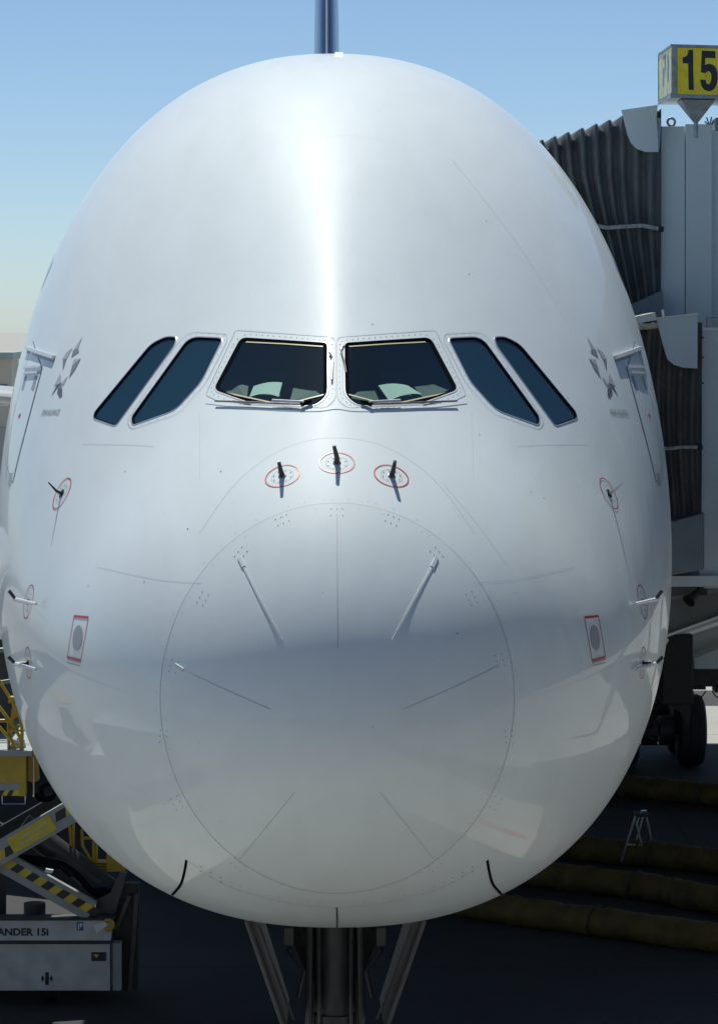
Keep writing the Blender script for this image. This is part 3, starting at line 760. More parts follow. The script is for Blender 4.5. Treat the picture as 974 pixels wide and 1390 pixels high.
tray([(352, 543, .2), (386, 549, .2), (378, 532, .4), (356, 531, .4)])
tray([(393, 545, .2), (438, 538, .2), (428, 530, .5), (398, 526, .5)])
tray([(474, 540, .2), (516, 547, .2), (508, 529, .5), (488, 530, .5)])
tray([(526, 546, .2), (560, 542, .2), (556, 531, .4), (530, 532, .4)])
tray([(573, 539, .16), (614, 529, .16), (590, 521, .45), (562, 525, .45)])

# --- tail fin and tailplane, wings
def airfoil(n=14, tk=.1):
    xs = [(1 - math.cos(PI * i / n)) / 2 for i in range(n + 1)]
    t = [5 * tk * (.2969 * math.sqrt(x) - .126 * x - .3516 * x * x + .2843 * x ** 3 - .1015 * x ** 4) for x in xs]
    return [(x, y) for x, y in zip(xs, t)] + [(x, -y) for x, y in reversed(list(zip(xs, t))[1:-1])]
def loft(name, secs, m, parent, label=None):
    n = len(secs[0]); V = [p for s in secs for p in s]; Fc = [(i * n + k, i * n + (k + 1) % n, (i + 1) * n + (k + 1) % n, (i + 1) * n + k) for i in range(len(secs) - 1) for k in range(n)]
    Fc += [tuple(range(n))[::-1], tuple((len(secs) - 1) * n + k for k in range(n))]
    b = MB(); b.add(V, Fc); return b.build(name, m, parent, smooth=True, label=label)
fin = []
for z, y0, ch, tk in ((11.2, 80, 13, .062), (17, 84.5, 10.2, .068), (24.1, 91, 5.2, .075)):
    fin.append([(t * ch, y0 + x * ch, z) for x, t in airfoil(16, tk)])
FIN = loft('tail_fin', fin, M['blue'], AIR)
b = MB(); V = []
b.tube([(0, 79.98, 11.2), (0, 84.49, 17), (0, 90.99, 24.1)], .03, 8); b.build('leading_edge_strip', M['lead'], FIN, smooth=True)
for sx in (-1, 1):
    loft('tailplane', [[(sx * X, y0 + x * ch, z + t * ch) for x, t in airfoil(12, .09)] for X, y0, ch, z in ((1.2, 84, 9, 5.9), (15, 94, 3.6, 7.1))], M['winggrey'], AIR)
    loft('wing', [[(sx * X, y0 + x * ch, z + t * ch - .02 * x * ch) for x, t in airfoil(20, tk)] for X, y0, ch, z, tk in ((2.2, 47.6, 18.5, 3.2, .11), (4.5, 48.9, 17.4, 3.45, .11), (7.5, 51.0, 15.5, 4.2, .105), (14, 55.6, 11.6, 5.2, .10), (39, 77, 4, 8.2, .09))], M['winggrey'], AIR)
    b = MB(); b.tube([(sx * 4.2, 48.66, 3.40), (sx * 4.5, 48.84, 3.47), (sx * 7.5, 50.93, 4.22), (sx * 14, 55.52, 5.22)], .10, 10); b.build('slat_edge', M['bridgeedge'], AIR, smooth=True)

# --- nose gear
zt = 3.1
b = MB(); b.tube([(0, 30.6, 3.4), (0, 30.6, .7)], .21, 20); b.tube([(0, 30.6, 1.9), (0, 30.6, 1.3)], .25, 20); b.build('nose_gear_leg', M['gear'], AIR, smooth=True)
for sx in (-1, 1):
    b = MB(); b.tube([(sx * .24, 30.45, 3.2), (sx * .26, 30.45, 1.2)], .035, 8); b.tube([(sx * .16, 30.38, 3.2), (sx * .15, 30.38, 1.0)], .02, 6); b.build('hydraulic_pipe', M['gearpale'], AIR, smooth=True)
    b = MB(); b.bar((sx * .52, 30.9, 3.0), (sx * .18, 30.7, 2.2), .10, .12); b.bar((sx * .38, 30.8, 3.0), (sx * .14, 30.6, 2.35), .05, .05); b.build('drag_brace', M['gearpale'], AIR)
    b = MB(); b.box((sx * .40, 30.2, 2.62), (sx * .50, 30.3, 2.80), .01); b.tube([(sx * .45, 30.2, 2.60), (sx * .30, 30.35, 2.35), (sx * .36, 30.3, 2.1)], .02, 6); b.build('door_actuator', M['gear'], AIR)
    b = MB(); b.add([(sx * .86, 29.6, 2.98), (sx * .86, 31.9, 2.9), (sx * .50, 31.9, 1.75), (sx * .50, 29.6, 1.95), (sx * .82, 29.6, 2.98), (sx * .82, 31.9, 2.9), (sx * .46, 31.9, 1.75), (sx * .46, 29.6, 1.95)],
                    [(0, 1, 2, 3), (7, 6, 5, 4), (0, 4, 5, 1), (1, 5, 6, 2), (2, 6, 7, 3), (3, 7, 4, 0)])
    b.build('nose_gear_door', M['gearpale'], AIR)
    b = MB(); b.tube([(sx * .84, 29.58, 2.98), (sx * .48, 29.58, 1.95)], .02, 8); b.tube([(sx * .72, 29.7, 2.92), (sx * .40, 29.8, 2.0)], .014, 6); b.build('door_edge', M['gearpale'], AIR, smooth=True)
    W = MB(); cy = 30.6
    for x, r in ((.28, .50), (.30, .62), (.36, .635), (.60, .635), (.66, .62), (.68, .50)): pass
    prof_ = [(.26, .28), (.26, .52), (.30, .61), (.38, .635), (.56, .635), (.64, .61), (.68, .52), (.68, .28)]; n = 28; V = []
    for x, r in prof_:
        V += [(sx * x, cy + r * math.cos(2 * PI * k / n), .635 + r * math.sin(2 * PI * k / n)) for k in range(n)]
    Fc = [(i * n + k, i * n + (k + 1) % n, (i + 1) * n + (k + 1) % n, (i + 1) * n + k) for i in range(len(prof_) - 1) for k in range(n)]; Fc += [tuple(range(n)), tuple(7 * n + k for k in range(n))]
    W.add(V, Fc); W.build('nose_wheel', M['tyre'], AIR, smooth=True)
# --- main gear under the wings
def wheel(x, y, r, wd, parent, name='main_wheel'):
    pr = [(-.5, .45), (-.5, .80), (-.42, .93), (-.25, .985), (-.10, .97), (-.09, 1), (.09, 1), (.10, .97), (.25, .985), (.42, .93), (.5, .80), (.5, .45)]; n = 32; V = []
    for a, q in pr: V += [(x + a * wd, y + r * q * math.cos(2 * PI * k / n), r + r * q * math.sin(2 * PI * k / n)) for k in range(n)]
    Fc = [(i * n + k, i * n + (k + 1) % n, (i + 1) * n + (k + 1) % n, (i + 1) * n + k) for i in range(len(pr) - 1) for k in range(n)]; Fc += [tuple(range(n)), tuple((len(pr) - 1) * n + k for k in range(n))]
    b = MB(); b.add(V, Fc); return b.build(name, M['tyre'], parent, smooth=True)
for sx in (-1, 1):
    G = bpy.data.objects.new('main_gear', None); COL.objects.link(G); G.parent = AIR; G.location = Vector((sx * 6.6, 62, 0)) - Vector(AIR.location)
    for yy in (61.3, 63.0):
        wheel(sx * 7.08, yy, .71, .53, G); wheel(sx * 5.78, yy, .71, .53, G)
    b = MB(); b.tube([(sx * 6.6, 62.2, 3.6), (sx * 6.63, 62.2, .75)], .24, 14); b.tube([(sx * 6.63, 61.2, .72), (sx * 6.63, 63.1, .72)], .16, 12); b.tube([(sx * 5.7, 61.3, .72), (sx * 7.1, 61.3, .72)], .11, 10)
    b.tube([(sx * 5.2, 61.9, 2.9), (sx * 6.5, 62.1, 1.3)], .10, 10); b.tube([(sx * 6.2, 61.0, 1.0), (sx * 6.5, 61.8, 1.9)], .06, 8); b.build('gear_leg', M['ldark'], G, smooth=True)
    b = MB(); b.add([(sx * 6.2, 60.6, 3.6), (sx * 6.9, 60.6, 3.6), (sx * 6.75, 60.7, 2.0), (sx * 6.25, 60.7, 1.6), (sx * 6.2, 60.66, 3.6), (sx * 6.9, 60.66, 3.6), (sx * 6.75, 60.76, 2.0), (sx * 6.25, 60.76, 1.6)], [(0, 1, 2, 3), (7, 6, 5, 4), (0, 4, 5, 1), (1, 5, 6, 2), (2, 6, 7, 3), (3, 7, 4, 0)]); b.build('leg_door', M['lamp'], G)
    for k in range(7):
        b = MB(); z = .55 + k * .24; b.tube([(sx * (6.35 - .07 * (k % 3)), 60.9, z), (sx * (6.0 + .06 * k), 60.8 - .03 * k, z + .22), (sx * (6.5 + .03 * k), 60.85, z + .45)], .03 + .008 * (k % 2), 7); b.build('brake_hose', M['black'], G, smooth=True)
    b = MB(); b.tube([(sx * 6.12, 61.25, .71), (sx * 6.42, 61.25, .71)], .30, 16); b.tube([(sx * 6.46, 61.25, .71), (sx * 6.76, 61.25, .71)], .30, 16); b.build('brake_pack', M['ldark'], G, smooth=True, kind='stuff')
    # inner body gear
    for yy in (63.8, 65.5, 67.2):
        wheel(sx * 3.4, yy, .71, .53, G); wheel(sx * 1.9, yy, .71, .53, G)
    b = MB(); b.tube([(sx * 2.65, 65.5, 3.4), (sx * 2.65, 65.5, .7)], .22, 12); b.tube([(sx * 2.65, 63.7, .72), (sx * 2.65, 67.3, .72)], .15, 10); b.build('gear_leg', M['ldark'], G, smooth=True)

# ------------------------------------------------------------------ ground
def ground_mat(name, base, dark, joints, rough=.85):
    m = mat(name, base, rough=rough); n = m.node_tree; b = n.nodes['Principled BSDF']
    tc = n.nodes.new('ShaderNodeTexCoord'); nz = n.nodes.new('ShaderNodeTexNoise'); nz.inputs['Scale'].default_value = .22; nz.inputs['Detail'].default_value = 9; nz.inputs['Roughness'].default_value = .62
    n.links.new(tc.outputs['Object'], nz.inputs['Vector']); rp = n.nodes.new('ShaderNodeValToRGB'); rp.color_ramp.elements[0].position = .35; rp.color_ramp.elements[1].position = .62
    rp.color_ramp.elements[0].color = (*dark, 1); rp.color_ramp.elements[1].color = (*base, 1); n.links.new(nz.outputs[0], rp.inputs[0]); last = rp.outputs[0]
    if joints:
        br = n.nodes.new('ShaderNodeTexBrick'); br.offset = 0; br.inputs['Scale'].default_value = 1; br.inputs['Brick Width'].default_value = 6; br.inputs['Row Height'].default_value = 6
        br.inputs['Mortar Size'].default_value = .03; br.inputs['Color1'].default_value = (1, 1, 1, 1); br.inputs['Color2'].default_value = (.9, .9, .9, 1); br.inputs['Mortar'].default_value = (.35, .35, .35, 1)
        n.links.new(tc.outputs['Object'], br.inputs['Vector']); mx = n.nodes.new('ShaderNodeMix'); mx.data_type = 'RGBA'; mx.blend_type = 'MULTIPLY'; mx.inputs[0].default_value = 1
        n.links.new(last, mx.inputs[6]); n.links.new(br.outputs[0], mx.inputs[7]); last = mx.outputs[2]
    n.links.new(last, b.inputs['Base Color'])
    n2 = n.nodes.new('ShaderNodeTexNoise'); n2.inputs['Scale'].default_value = 14; n2.inputs['Detail'].default_value = 6; n.links.new(tc.outputs['Object'], n2.inputs['Vector'])
    bp = n.nodes.new('ShaderNodeBump'); bp.inputs['Distance'].default_value = .01; bp.inputs['Strength'].default_value = .7; n.links.new(n2.outputs[0], bp.inputs['Height']); n.links.new(bp.outputs[0], b.inputs['Normal'])
    return m
M['apron'] = ground_mat('pale_concrete_apron', (.40, .39, .36), (.30, .29, .265), True)
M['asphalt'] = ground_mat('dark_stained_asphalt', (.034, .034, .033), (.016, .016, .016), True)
def sheetq(name, x0, x1, y0, y1, z, m):
    o = mesh(name, [(x0, y0, z), (x1, y0, z), (x1, y1, z), (x0, y1, z)], [(0, 1, 2, 3)], m); o['kind'] = 'structure'; return o
sheetq('ground', -3000, 3000, -2000, 5000, 0, M['apron'])
sheetq('stand_asphalt', -13, 12.5, 35, 64.6, .004, M['asphalt'])
M['worn'] = ground_mat('worn_grey_stand', (.44, .43, .39), (.26, .255, .235), True)
sheetq('stand_concrete', -40, 45, 6, 35, .004, M['worn'])
sheetq('painted_shade_band', -120, 120, 71.0, 74.0, .004, M['asphalt'])  # a band of shade across the far apron, painted as a dark strip
M['yline'] = mat('yellow_line_paint', (.55, .38, .03), .6, noise=.4, nscale=6)
sheetq('lead_in_line', -.1, .1, -2, 64, .008, M['yline'])

# ------------------------------------------------------------------ boarding bridges
def pleated(name, Y0, depth, ztop, zbot, xr, npl, parent, m, amp=.11, over=0.0):
    """gathered canopy between cabin and fuselage: pleats fan out towards the top"""
    na = npl * 8; path = []
    nb = 26
    for j in range(nb + 1): path.append(('f', j / nb))          # front side from bottom to top
    for j in range(1, 9): path.append(('t', j / 8))
    V = []
    for i in range(na + 1):
        a = i / na; ph = a * npl * 2 * PI; wob = .25 * math.sin(a * 17.3) + .2 * math.sin(a * 7.1 + 1)
        for kd, t in path:
            if kd == 'f':
                z = zbot + (ztop - zbot) * t
            else: z = ztop
            xl = skinx(z) - .06; x = xl + (xr - xl) * (a ** (1 + .25 * math.sin(t * 3)))
            sharp = math.sin(ph + wob + .5 * math.sin(z * 2.1 + a * 6)); tri = math.copysign(abs(sharp) ** .75, sharp)
            ex = amp * tri * (1 - .55 * a)
            zslope = over * (x - 2.3)
            if kd == 'f': y = Y0 - ex - .10 * t * t; z2 = z + (max(0, t - .93) / .07) * (zslope + ex * .8)
            else: y = Y0 + depth * t; z2 = z + zslope + ex * .8 + .0 * math.sin(PI * t)
            V.append((x, y, z2))
    m_ = len(path); Fc = [(i * m_ + j, i * m_ + j + 1, (i + 1) * m_ + j + 1, (i + 1) * m_ + j) for i in range(na) for j in range(m_ - 1)]
    return mesh(name, V, Fc, m, parent, smooth=True)
def skinx(z):
    m_ = 6.56; t = 11.88; b_ = 2.87; n = 2.24 if z > m_ else 2.08; h = t - m_ if z > m_ else m_ - b_
    q = min(1, abs(z - m_) / h); return 3.70 * (1 - q ** n) ** (1 / n)

UP = thing('jet_bridge', (7, 46, 8.4), 'grey upper-deck boarding bridge cabin under the gate number sign', 'jet bridge', 'boarding bridges docked to the airliner')
LOW = thing('jet_bridge', (7, 44, 5), 'grey lower boarding bridge cabin docked at the main deck, below the other', 'jet bridge', 'boarding bridges docked to the airliner')
YU, YL = 45.0, 43.0
# upper: front wall panels, side and roof, tunnel
x0, z0 = PXZ(893, 445, YU); x1 = PXZ(966, 445, YU)[0]; zt_ = PXZ(900, 171, YU)[1]
zb_ = 8.25
b = MB(); b.box((x0, YU, zb_), (PXZ(929.5, 0, YU)[0] - .006, YU + .08, zt_), .006); b.build('wall_panel', M['bridge'], UP)
b = MB(); b.box((PXZ(929.5, 0, YU)[0] + .006, YU + .004, zb_), (x1, YU + .08, zt_ + .03), .006); b.build('wall_panel', M['bridge'], UP)
b = MB(); b.box((x0 - .02, YU + .1, zb_), (x1 + .4, YU + 7.4, zt_ - .05), .01); b.build('cabin_body', M['bridge'], UP)  # upper cabin stretched aft so that it shades the ground below
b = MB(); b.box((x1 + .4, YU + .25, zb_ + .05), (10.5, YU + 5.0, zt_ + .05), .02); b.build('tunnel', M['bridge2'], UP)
for k in range(3):
    xx = x1 + .6 + k * 1.5; b = MB(); b.box((xx, YU + .19, zb_), (xx + .12, YU + .245, zt_), .01); b.build('tunnel_rib', M['bridge'], UP)
cx, cz = PXZ(911, 168, YU)
b = MB(); ring = [(cx + .055 * math.cos(t), YU + .04, cz + .03 + .055 * math.sin(t)) for t in np.linspace(0, 2 * PI, 17)]; b.tube(ring, .018, 8, cap=False); b.box((cx - .07, YU + .02, cz - .12), (cx + .07, YU + .06, cz - .035)); b.build('lifting_eye', M['signgrey'], UP, smooth=True)
pleated('canopy', YU - .05, 7.5, 10.98, 8.72, x0 + .03, 13, UP, M['canopy'], amp=.12, over=.32)  # depth drawn out aft for more shade on the ducts
q = [PXZ(*p, YU - .25) for p in ((843, 149), (892, 142), (890.5, 160), (893, 206), (876, 206), (864, 202), (856, 194), (851, 182))]
b = MB(); b.prism(q, YU - .27, YU - .22); b.build('hood_panel', M['bridge'], UP)
q = [PXZ(*p, YU - .2) for p in ((891.5, 159), (896.5, 161), (895, 200), (891.5, 206))]; b = MB(); b.prism(q, YU - .22, YU + .05); b.build('hood_bracket', M['signgrey'], UP)
b = MB(); pl = [P(x, y, YU - .30) for x, y in ((800, 304), (822, 309), (850, 307), (872, 306), (893, 310))]
for i in range(len(pl) - 1): b.bar(pl[i], pl[i + 1], .02, .055)
b.build('canopy_strap', M['strap'], UP)
b = MB(); b.tube([P(893, 310, YU - .12), P(900, 311, YU - .12)], .04, 8); b.build('strap_buckle', M['ldark'], UP, smooth=True)
q = [PXZ(*p, YU - .35) for p in ((855, 414), (899, 394), (901, 426), (890, 440), (860, 440))]; b = MB(); b.prism(q, YU - .38, YU + .3); b.build('floor_bumper', M['bridge2'], UP)
# lower
x0, z0 = PXZ(948, 790, YL); zt2 = PXZ(945, 447, YL)[1]; zb2 = PXZ(945, 790, YL)[1]
b = MB(); b.box((x0, YL, zb2), (x0 + 1.6, YL + .08, zt2), .008); b.build('wall_panel', M['bridge'], LOW)
b = MB(); b.box((x0 + 1.612, YL + .004, zb2), (x0 + 3.2, YL + .08, zt2), .008); b.build('wall_panel', M['bridge'], LOW)
b = MB(); b.box((x0 + .03, YL + .1, zb2 - .1), (x0 + 3.3, YL + 9.5, zt2 - .03), .01); b.build('cabin_body', M['bridge'], LOW)  # lower cabin lengthened aft to keep sun off the ducts
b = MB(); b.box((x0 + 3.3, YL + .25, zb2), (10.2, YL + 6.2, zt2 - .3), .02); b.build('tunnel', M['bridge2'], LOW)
b = MB(); b.box((x0 - .03, YL - .012, zt2 - .02), (x0 + 3.3, YL + .1, zt2 + .03), .006); b.build('roof_edge', M['bridgeedge'], LOW)
b = MB(); cx, cz = PXZ(971, 440, YL); b.box((cx - .12, YL + .02, cz - .08), (cx + .12, YL + .1, cz + .1), .02); b.build('lifting_eye', M['signgrey'], LOW)
b = MB()
for yy in (458, 485, 520): b.tube([P(953.5, yy, YL - .004), P(953.5, yy, YL + .01)], .014, 8)
b.build('wall_bolt', M['ldark'], LOW)
pleated('canopy', YL - .05, 9.0, 8.52, 5.95, x0 + .03, 11, LOW, M['canopy2'], amp=.09, over=.06)  # canopy extended aft for the shade it casts on the ground
q = [PXZ(*p, YL - .25) for p in ((890, 433), (946, 427), (946, 500), (927, 499), (914, 495), (905, 487), (900, 470))]; b = MB(); b.prism(q, YL - .27, YL - .22); b.build('hood_panel', M['bridge'], LOW)
b = MB(); b.bar(P(888, 432.5, YL - .25), P(947, 426, YL - .25), .07, .022); b.build('hood_edge', M['bridgeedge'], LOW)
b = MB(); b.bar(P(898.5, 420, YL - .2), P(900.5, 432, YL - .2), .025, .035, up=(1, 0, 0)); b.build('hood_latch', M['bridgeedge'], LOW)
q = [PXZ(*p, YL - .3) for p in ((850, 432), (889, 424), (891, 434), (860, 440))]; b = MB(); b.prism(q, YL - .3, YL + .5); b.build('hood_cover', M['bridgeedge'], LOW)
b = MB()
for k in range(9): 
    c = P(866 + k * 2.9, 442.5 + random.uniform(-1, 1), YL - .28); V = []
    bm = bmesh.new(); bmesh.ops.create_icosphere(bm, subdivisions=2, radius=.04 + random.uniform(0, .012)); b.add([c + v.co for v in bm.verts], [[v.index for v in f.verts] for f in bm.faces]); bm.free()
b.build('foam_edge', M['foam'], LOW, smooth=True)
b = MB(); pl = [P(x, y, YL - .26) for x, y in ((880, 606), (905, 609), (925, 607), (946, 607))]
for i in range(len(pl) - 1): b.bar(pl[i], pl[i + 1], .02, .045)
b.build('canopy_strap', M['strap'], LOW)
b = MB(); b.tube([P(946, 607, YL - .1), P(953, 607, YL - .1)], .035, 8); b.build('strap_buckle', M['ldark'], LOW, smooth=True)
q = [PXZ(*p, YL - .3) for p in ((880, 717), (955, 697), (955, 773), (880, 786))]; b = MB(); b.prism(q, YL - .33, YL + .3); b.build('floor_bumper', M['bridge2'], LOW)
q = [PXZ(*p, YL - .3) for p in ((880, 786.5), (955, 774), (974, 790), (974, 796), (880, 796))]
b = MB(); b.box((x0 - .9, YL - .2, zb2 - .05), (x0 + 3.3, YL + .3, zb2 + .1), .01); b.build('floor_edge', M['bridge'], LOW)
lpb = MB(); lpb.prism([PXZ(*p, YL + .35) for p in ((893, 793), (1100, 793), (1100, 795), (974, 836), (893, 865))], YL + .35, YL + 6.0); lpb.build('underfloor_tray', M['tray'], LOW)
b = MB(); b.bar(P(893, 866.5, YL + .30), P(990, 831.5, YL + .30), .14, .035); b.build('tray_edge', M['bridgeedge'], LOW)
b = MB(); b.bar(P(893, 815, YL + .33), P(990, 798, YL + .33), .02, .05); b.build('tray_rib', M['bridge2'], LOW)
# lamps hung below the floor
FL = thing('floodlight', tuple(P(944, 800, YL)), 'small dark twin floodlight hanging under the lower boarding bridge', 'lamp')
b = MB(); b.tube([P(950, 791, YL), P(950, 806, YL)], .05, 8); b.build('bracket', M['lamp'], FL, smooth=True)
b = MB(); a_ = P(947, 803, YL); e_ = P(936, 814, YL - .1); b.tube([a_, e_], .04, 10, r2=.075); b.tube([e_, e_ + (e_ - a_).normalized() * .03], .09, 12, r2=.1); b.build('lamp_head', M['lamp'], FL, smooth=True)
b = MB(); b.box(P(947, 803, YL) - Vector((0, .05, .05)), P(959, 803, YL) + Vector((0, .05, .03)), .02); b.build('lamp_box', M['lamp'], FL)
# support column and drive truck of the lower bridge
b = MB(); c0 = P(921, 870, 49.5); b.box((c0.x - .28, 49.3, 2.65), (c0.x + .20, 50.2, 3.75), .02); b.prism([(c0.x - .24, 2.66), (c0.x + .18, 2.66), (c0.x + .17, 2.42), (c0.x + .12, 2.30), (c0.x + .02, 2.52)], 49.4, 49.8); b.build('drive_column', M['lamp'], LOW)
b = MB(); b.box((5.95, 51.2, 3.0), (9.2, 52.6, 3.35), .02); b.build('drive_beam', M['bridge'], LOW)
b = MB(); b.box((5.3, 52.0, 2.62), (9.2, 53.2, 3.02), .02)
for k in range(5): b.box((5.6 + k * .4, 52.0, 2.52 + .05 * (k % 2)), (5.85 + k * .4, 52.4, 2.62), .01)
b.build('drive_frame', M['ldark'], LOW)
b = MB()
for xa, xb, dz in ((5.75, 6.25, .22), (6.35, 6.6, .12), (6.7, 7.1, .2)):
    b.tube([(xa + (xb - xa) * t, 52.0, 2.55 - dz * math.sin(PI * t)) for t in np.linspace(0, 1, 9)], .012, 6)
b.build('drive_cable', M['ldark'], LOW, smooth=True)
b = MB()
for xx in (9.0, 12.0): b.tube([(xx, 50, 0), (xx, 50, 5)], .22, 12)
b.build('support_leg', M['bridge'], LOW, smooth=True)
b = MB()
b.tube([(15.0, 47, 0), (15.0, 47, 8.3)], .3, 12); b.build('support_leg', M['bridge'], UP, smooth=True)

def tunnel(T, xa, ya, xb, yb, z0, z1, wd):
    a = Vector((xa, ya, 0)); e = Vector((xb, yb, 0)); t = (e - a).normalized(); sd = Vector((t.y, -t.x, 0)); L_ = (e - a).length
    for i, (l0, l1, gr) in enumerate(((0, L_ * .36, 0), (L_ * .34, L_ * .70, .14), (L_ * .68, L_, .28))):
        b = MB(); p = a + t * l0; q = a + t * l1; w2 = wd / 2 + gr
        V = [o + sd * k * w2 + Vector((0, 0, z)) for o in (p, q) for k, z in ((-1, z0 - gr), (1, z0 - gr), (1, z1 + gr), (-1, z1 + gr))]
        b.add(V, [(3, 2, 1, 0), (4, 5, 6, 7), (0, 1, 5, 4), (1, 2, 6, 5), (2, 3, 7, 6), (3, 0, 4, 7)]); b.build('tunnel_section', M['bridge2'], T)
        n = int((l1 - l0) / 1.1)
        for k in range(n + 1):
            b = MB(); o = a + t * (l0 + (l1 - l0) * k / n)
            for s_ in (-1, 1):
                c = o + sd * s_ * (w2 + .03); b.bar(c + Vector((0, 0, z0 - gr)), c + Vector((0, 0, z1 + gr)), .14, .08, up=tuple(sd))
            b.build('tunnel_rib', M['bridge'], T, kind='stuff')
tunnel(LOW, 7.6, 44.0, 12.0, -6, 5.2, 8.2, 2.6)
tunnel(UP, 8.2, 46.5, 15.2, -6, 8.5, 11.2, 2.6)

# ------------------------------------------------------------------ gate sign
YS_ = 43.6
SG = thing('gate_sign', tuple(P(942, 170, YS_)), 'yellow box sign reading 15 on a post above the upper boarding bridge', 'sign')
A_ = P(918, 59, YS_); dx = Vector((.96, .28, 0)).normalized(); dy = Vector((-.015, 1.0, 0)).normalized(); Wd = 1.05; Hh = .745; Dp = 1.5
A_ = P(911.5, 59.5, YS_)
def sbox(u0, u1, v0, v1, h0, h1, name, m, parent=SG):
    b = MB(); V = [A_ + dx * u + dy * v + Vector((0, 0, -h)) for h in (h0, h1) for u, v in ((u0, v0), (u1, v0), (u1, v1), (u0, v1))]
    b.add(V, [(0, 1, 2, 3), (7, 6, 5, 4), (0, 4, 5, 1), (1, 5, 6, 2), (2, 6, 7, 3), (3, 7, 4, 0)]); return b.build(name, m, parent)
sbox(.01, Wd - .01, .01, Dp - .01, .01, Hh - .01, 'sign_box', M['signgrey'])
sbox(.08, Wd - .08, -.004, .01, .045, Hh - .05, 'yellow_face', M['signyel'])
for a_, nm in (((0, Wd, -.014, .012, 0, .04), 'frame_bar'), ((0, Wd, -.014, .012, Hh - .045, Hh), 'frame_bar'), ((0, .075, -.014, .012, .0401, Hh - .0451), 'frame_bar'), ((Wd - .075, Wd, -.014, .012, .0401, Hh - .0451), 'frame_bar'),
               ((-.013, .0, .012, Dp, 0, .03), 'frame_bar'), ((-.013, .0, .012, Dp, Hh - .06, Hh), 'frame_bar'), ((-.013, 0, Dp - .03, Dp, .0301, Hh - .061), 'frame_bar')): sbox(*a_, nm, M['signgrey'])
sbox(-.006, .01, .03, Dp - .04, .04, Hh - .07, 'side_face', M['signcream'])
# numerals, drawn as heavy condensed figures; (u, h) in the face, metres from its top left
def face_poly(poly, name='numeral', m=M['ink']):
    V0 = [A_ + dx * u + dy * -.007 + Vector((0, 0, -h)) for u, h in poly]; V1 = [v + dy * .004 for v in V0]; n = len(poly)
    tri = geometry.tessellate_polygon([[Vector((u, h, 0)) for u, h in poly]])
    b = MB(); b.add(V0 + V1, [tuple(t) for t in tri] + [(i, (i + 1) % n, (i + 1) % n + n, i + n) for i in range(n)]); return b.build(name, m, SG)
k_ = YS_ / FPX
def f2(px, py): return ((px - 911.5) * k_ * 1.045, (py - 59.5 - (px - 911.5) * .035) * k_ * 1.005)
Z4 = lambda x, y: (880 + x / 9.926, 40 + y / 9.929)
one = [Z4(*p) for p in ((545, 272), (608, 272), (608, 500), (616, 812), (545, 812), (538, 455), (462, 450), (460, 370), (500, 365), (528, 340))]
face_poly([f2(*p) for p in one])
five = [(728, 285), (915, 292), (920, 388), (800, 385), (775, 385), (772, 480), (800, 466), (840, 462), (890, 480), (925, 520), (945, 580), (950, 650), (940, 730), (910, 790), (870, 825), (820, 832), (765, 815), (725, 765), (708, 700), (705, 672), (780, 678), (788, 715), (805, 738), (830, 738), (850, 715), (862, 660), (858, 600), (845, 572), (820, 562), (795, 570), (785, 588), (716, 578)]
face_poly([f2(*Z4(*p)) for p in five])
# ghosted figures on the side face
b = MB()
for v0, v1, h0, h1 in ((.30, .46, .12, .5), (.64, .78, .1, .3), (.84, .98, .26, .52), (.64, .98, .08, .14)):
    V = [A_ + dx * -.009 + dy * v + Vector((0, 0, -h)) for v, h in ((v0, h0), (v1, h0), (v1, h1), (v0, h1))]; b.add(V, [(0, 1, 2, 3)])
b.build('faded_numeral', M['em2'], SG, fix=False)
cu, cv = .44, .55; zc = A_.z - Hh
def sp(u, v, h): return A_ + dx * u + dy * v + Vector((0, 0, -Hh - h))
b = MB(); b.add([sp(cu - .26, cv - .26, 0), sp(cu + .26, cv - .26, 0), sp(cu + .26, cv + .26, 0), sp(cu - .26, cv + .26, 0), sp(cu - .035, cv - .035, .30), sp(cu + .035, cv - .035, .30), sp(cu + .035, cv + .035, .30), sp(cu - .035, cv + .035, .30)],
      [(0, 1, 5, 4), (1, 2, 6, 5), (2, 3, 7, 6), (3, 0, 4, 7), (4, 5, 6, 7)]); b.build('funnel_bracket', M['signgrey'], SG)
b = MB(); b.tube([sp(cu, cv, .28), sp(cu, cv, .52)], .032, 10); b.build('post', M['signgrey'], SG, smooth=True)
# beacon on the roof, far right
b = MB(); bc = P(963, 163, YU); 
for t in range(6): b.tube([bc + Vector((.0, .05, -.08)), bc + Vector((.07 * math.cos(t * 1.1), .05, .06 * math.sin(t * 1.1)))], .012, 5)
o_ = b.build('roof_clamp', M['signgrey'], UP, smooth=True)
b = MB(); b.box((PXZ(971, 0, YU)[0], YU + .02, PXZ(0, 175, YU)[1]), (PXZ(990, 0, YU)[0], YU + .5, PXZ(0, 159, YU)[1]), .02); b.build('roof_box', M['bridge2'], UP)

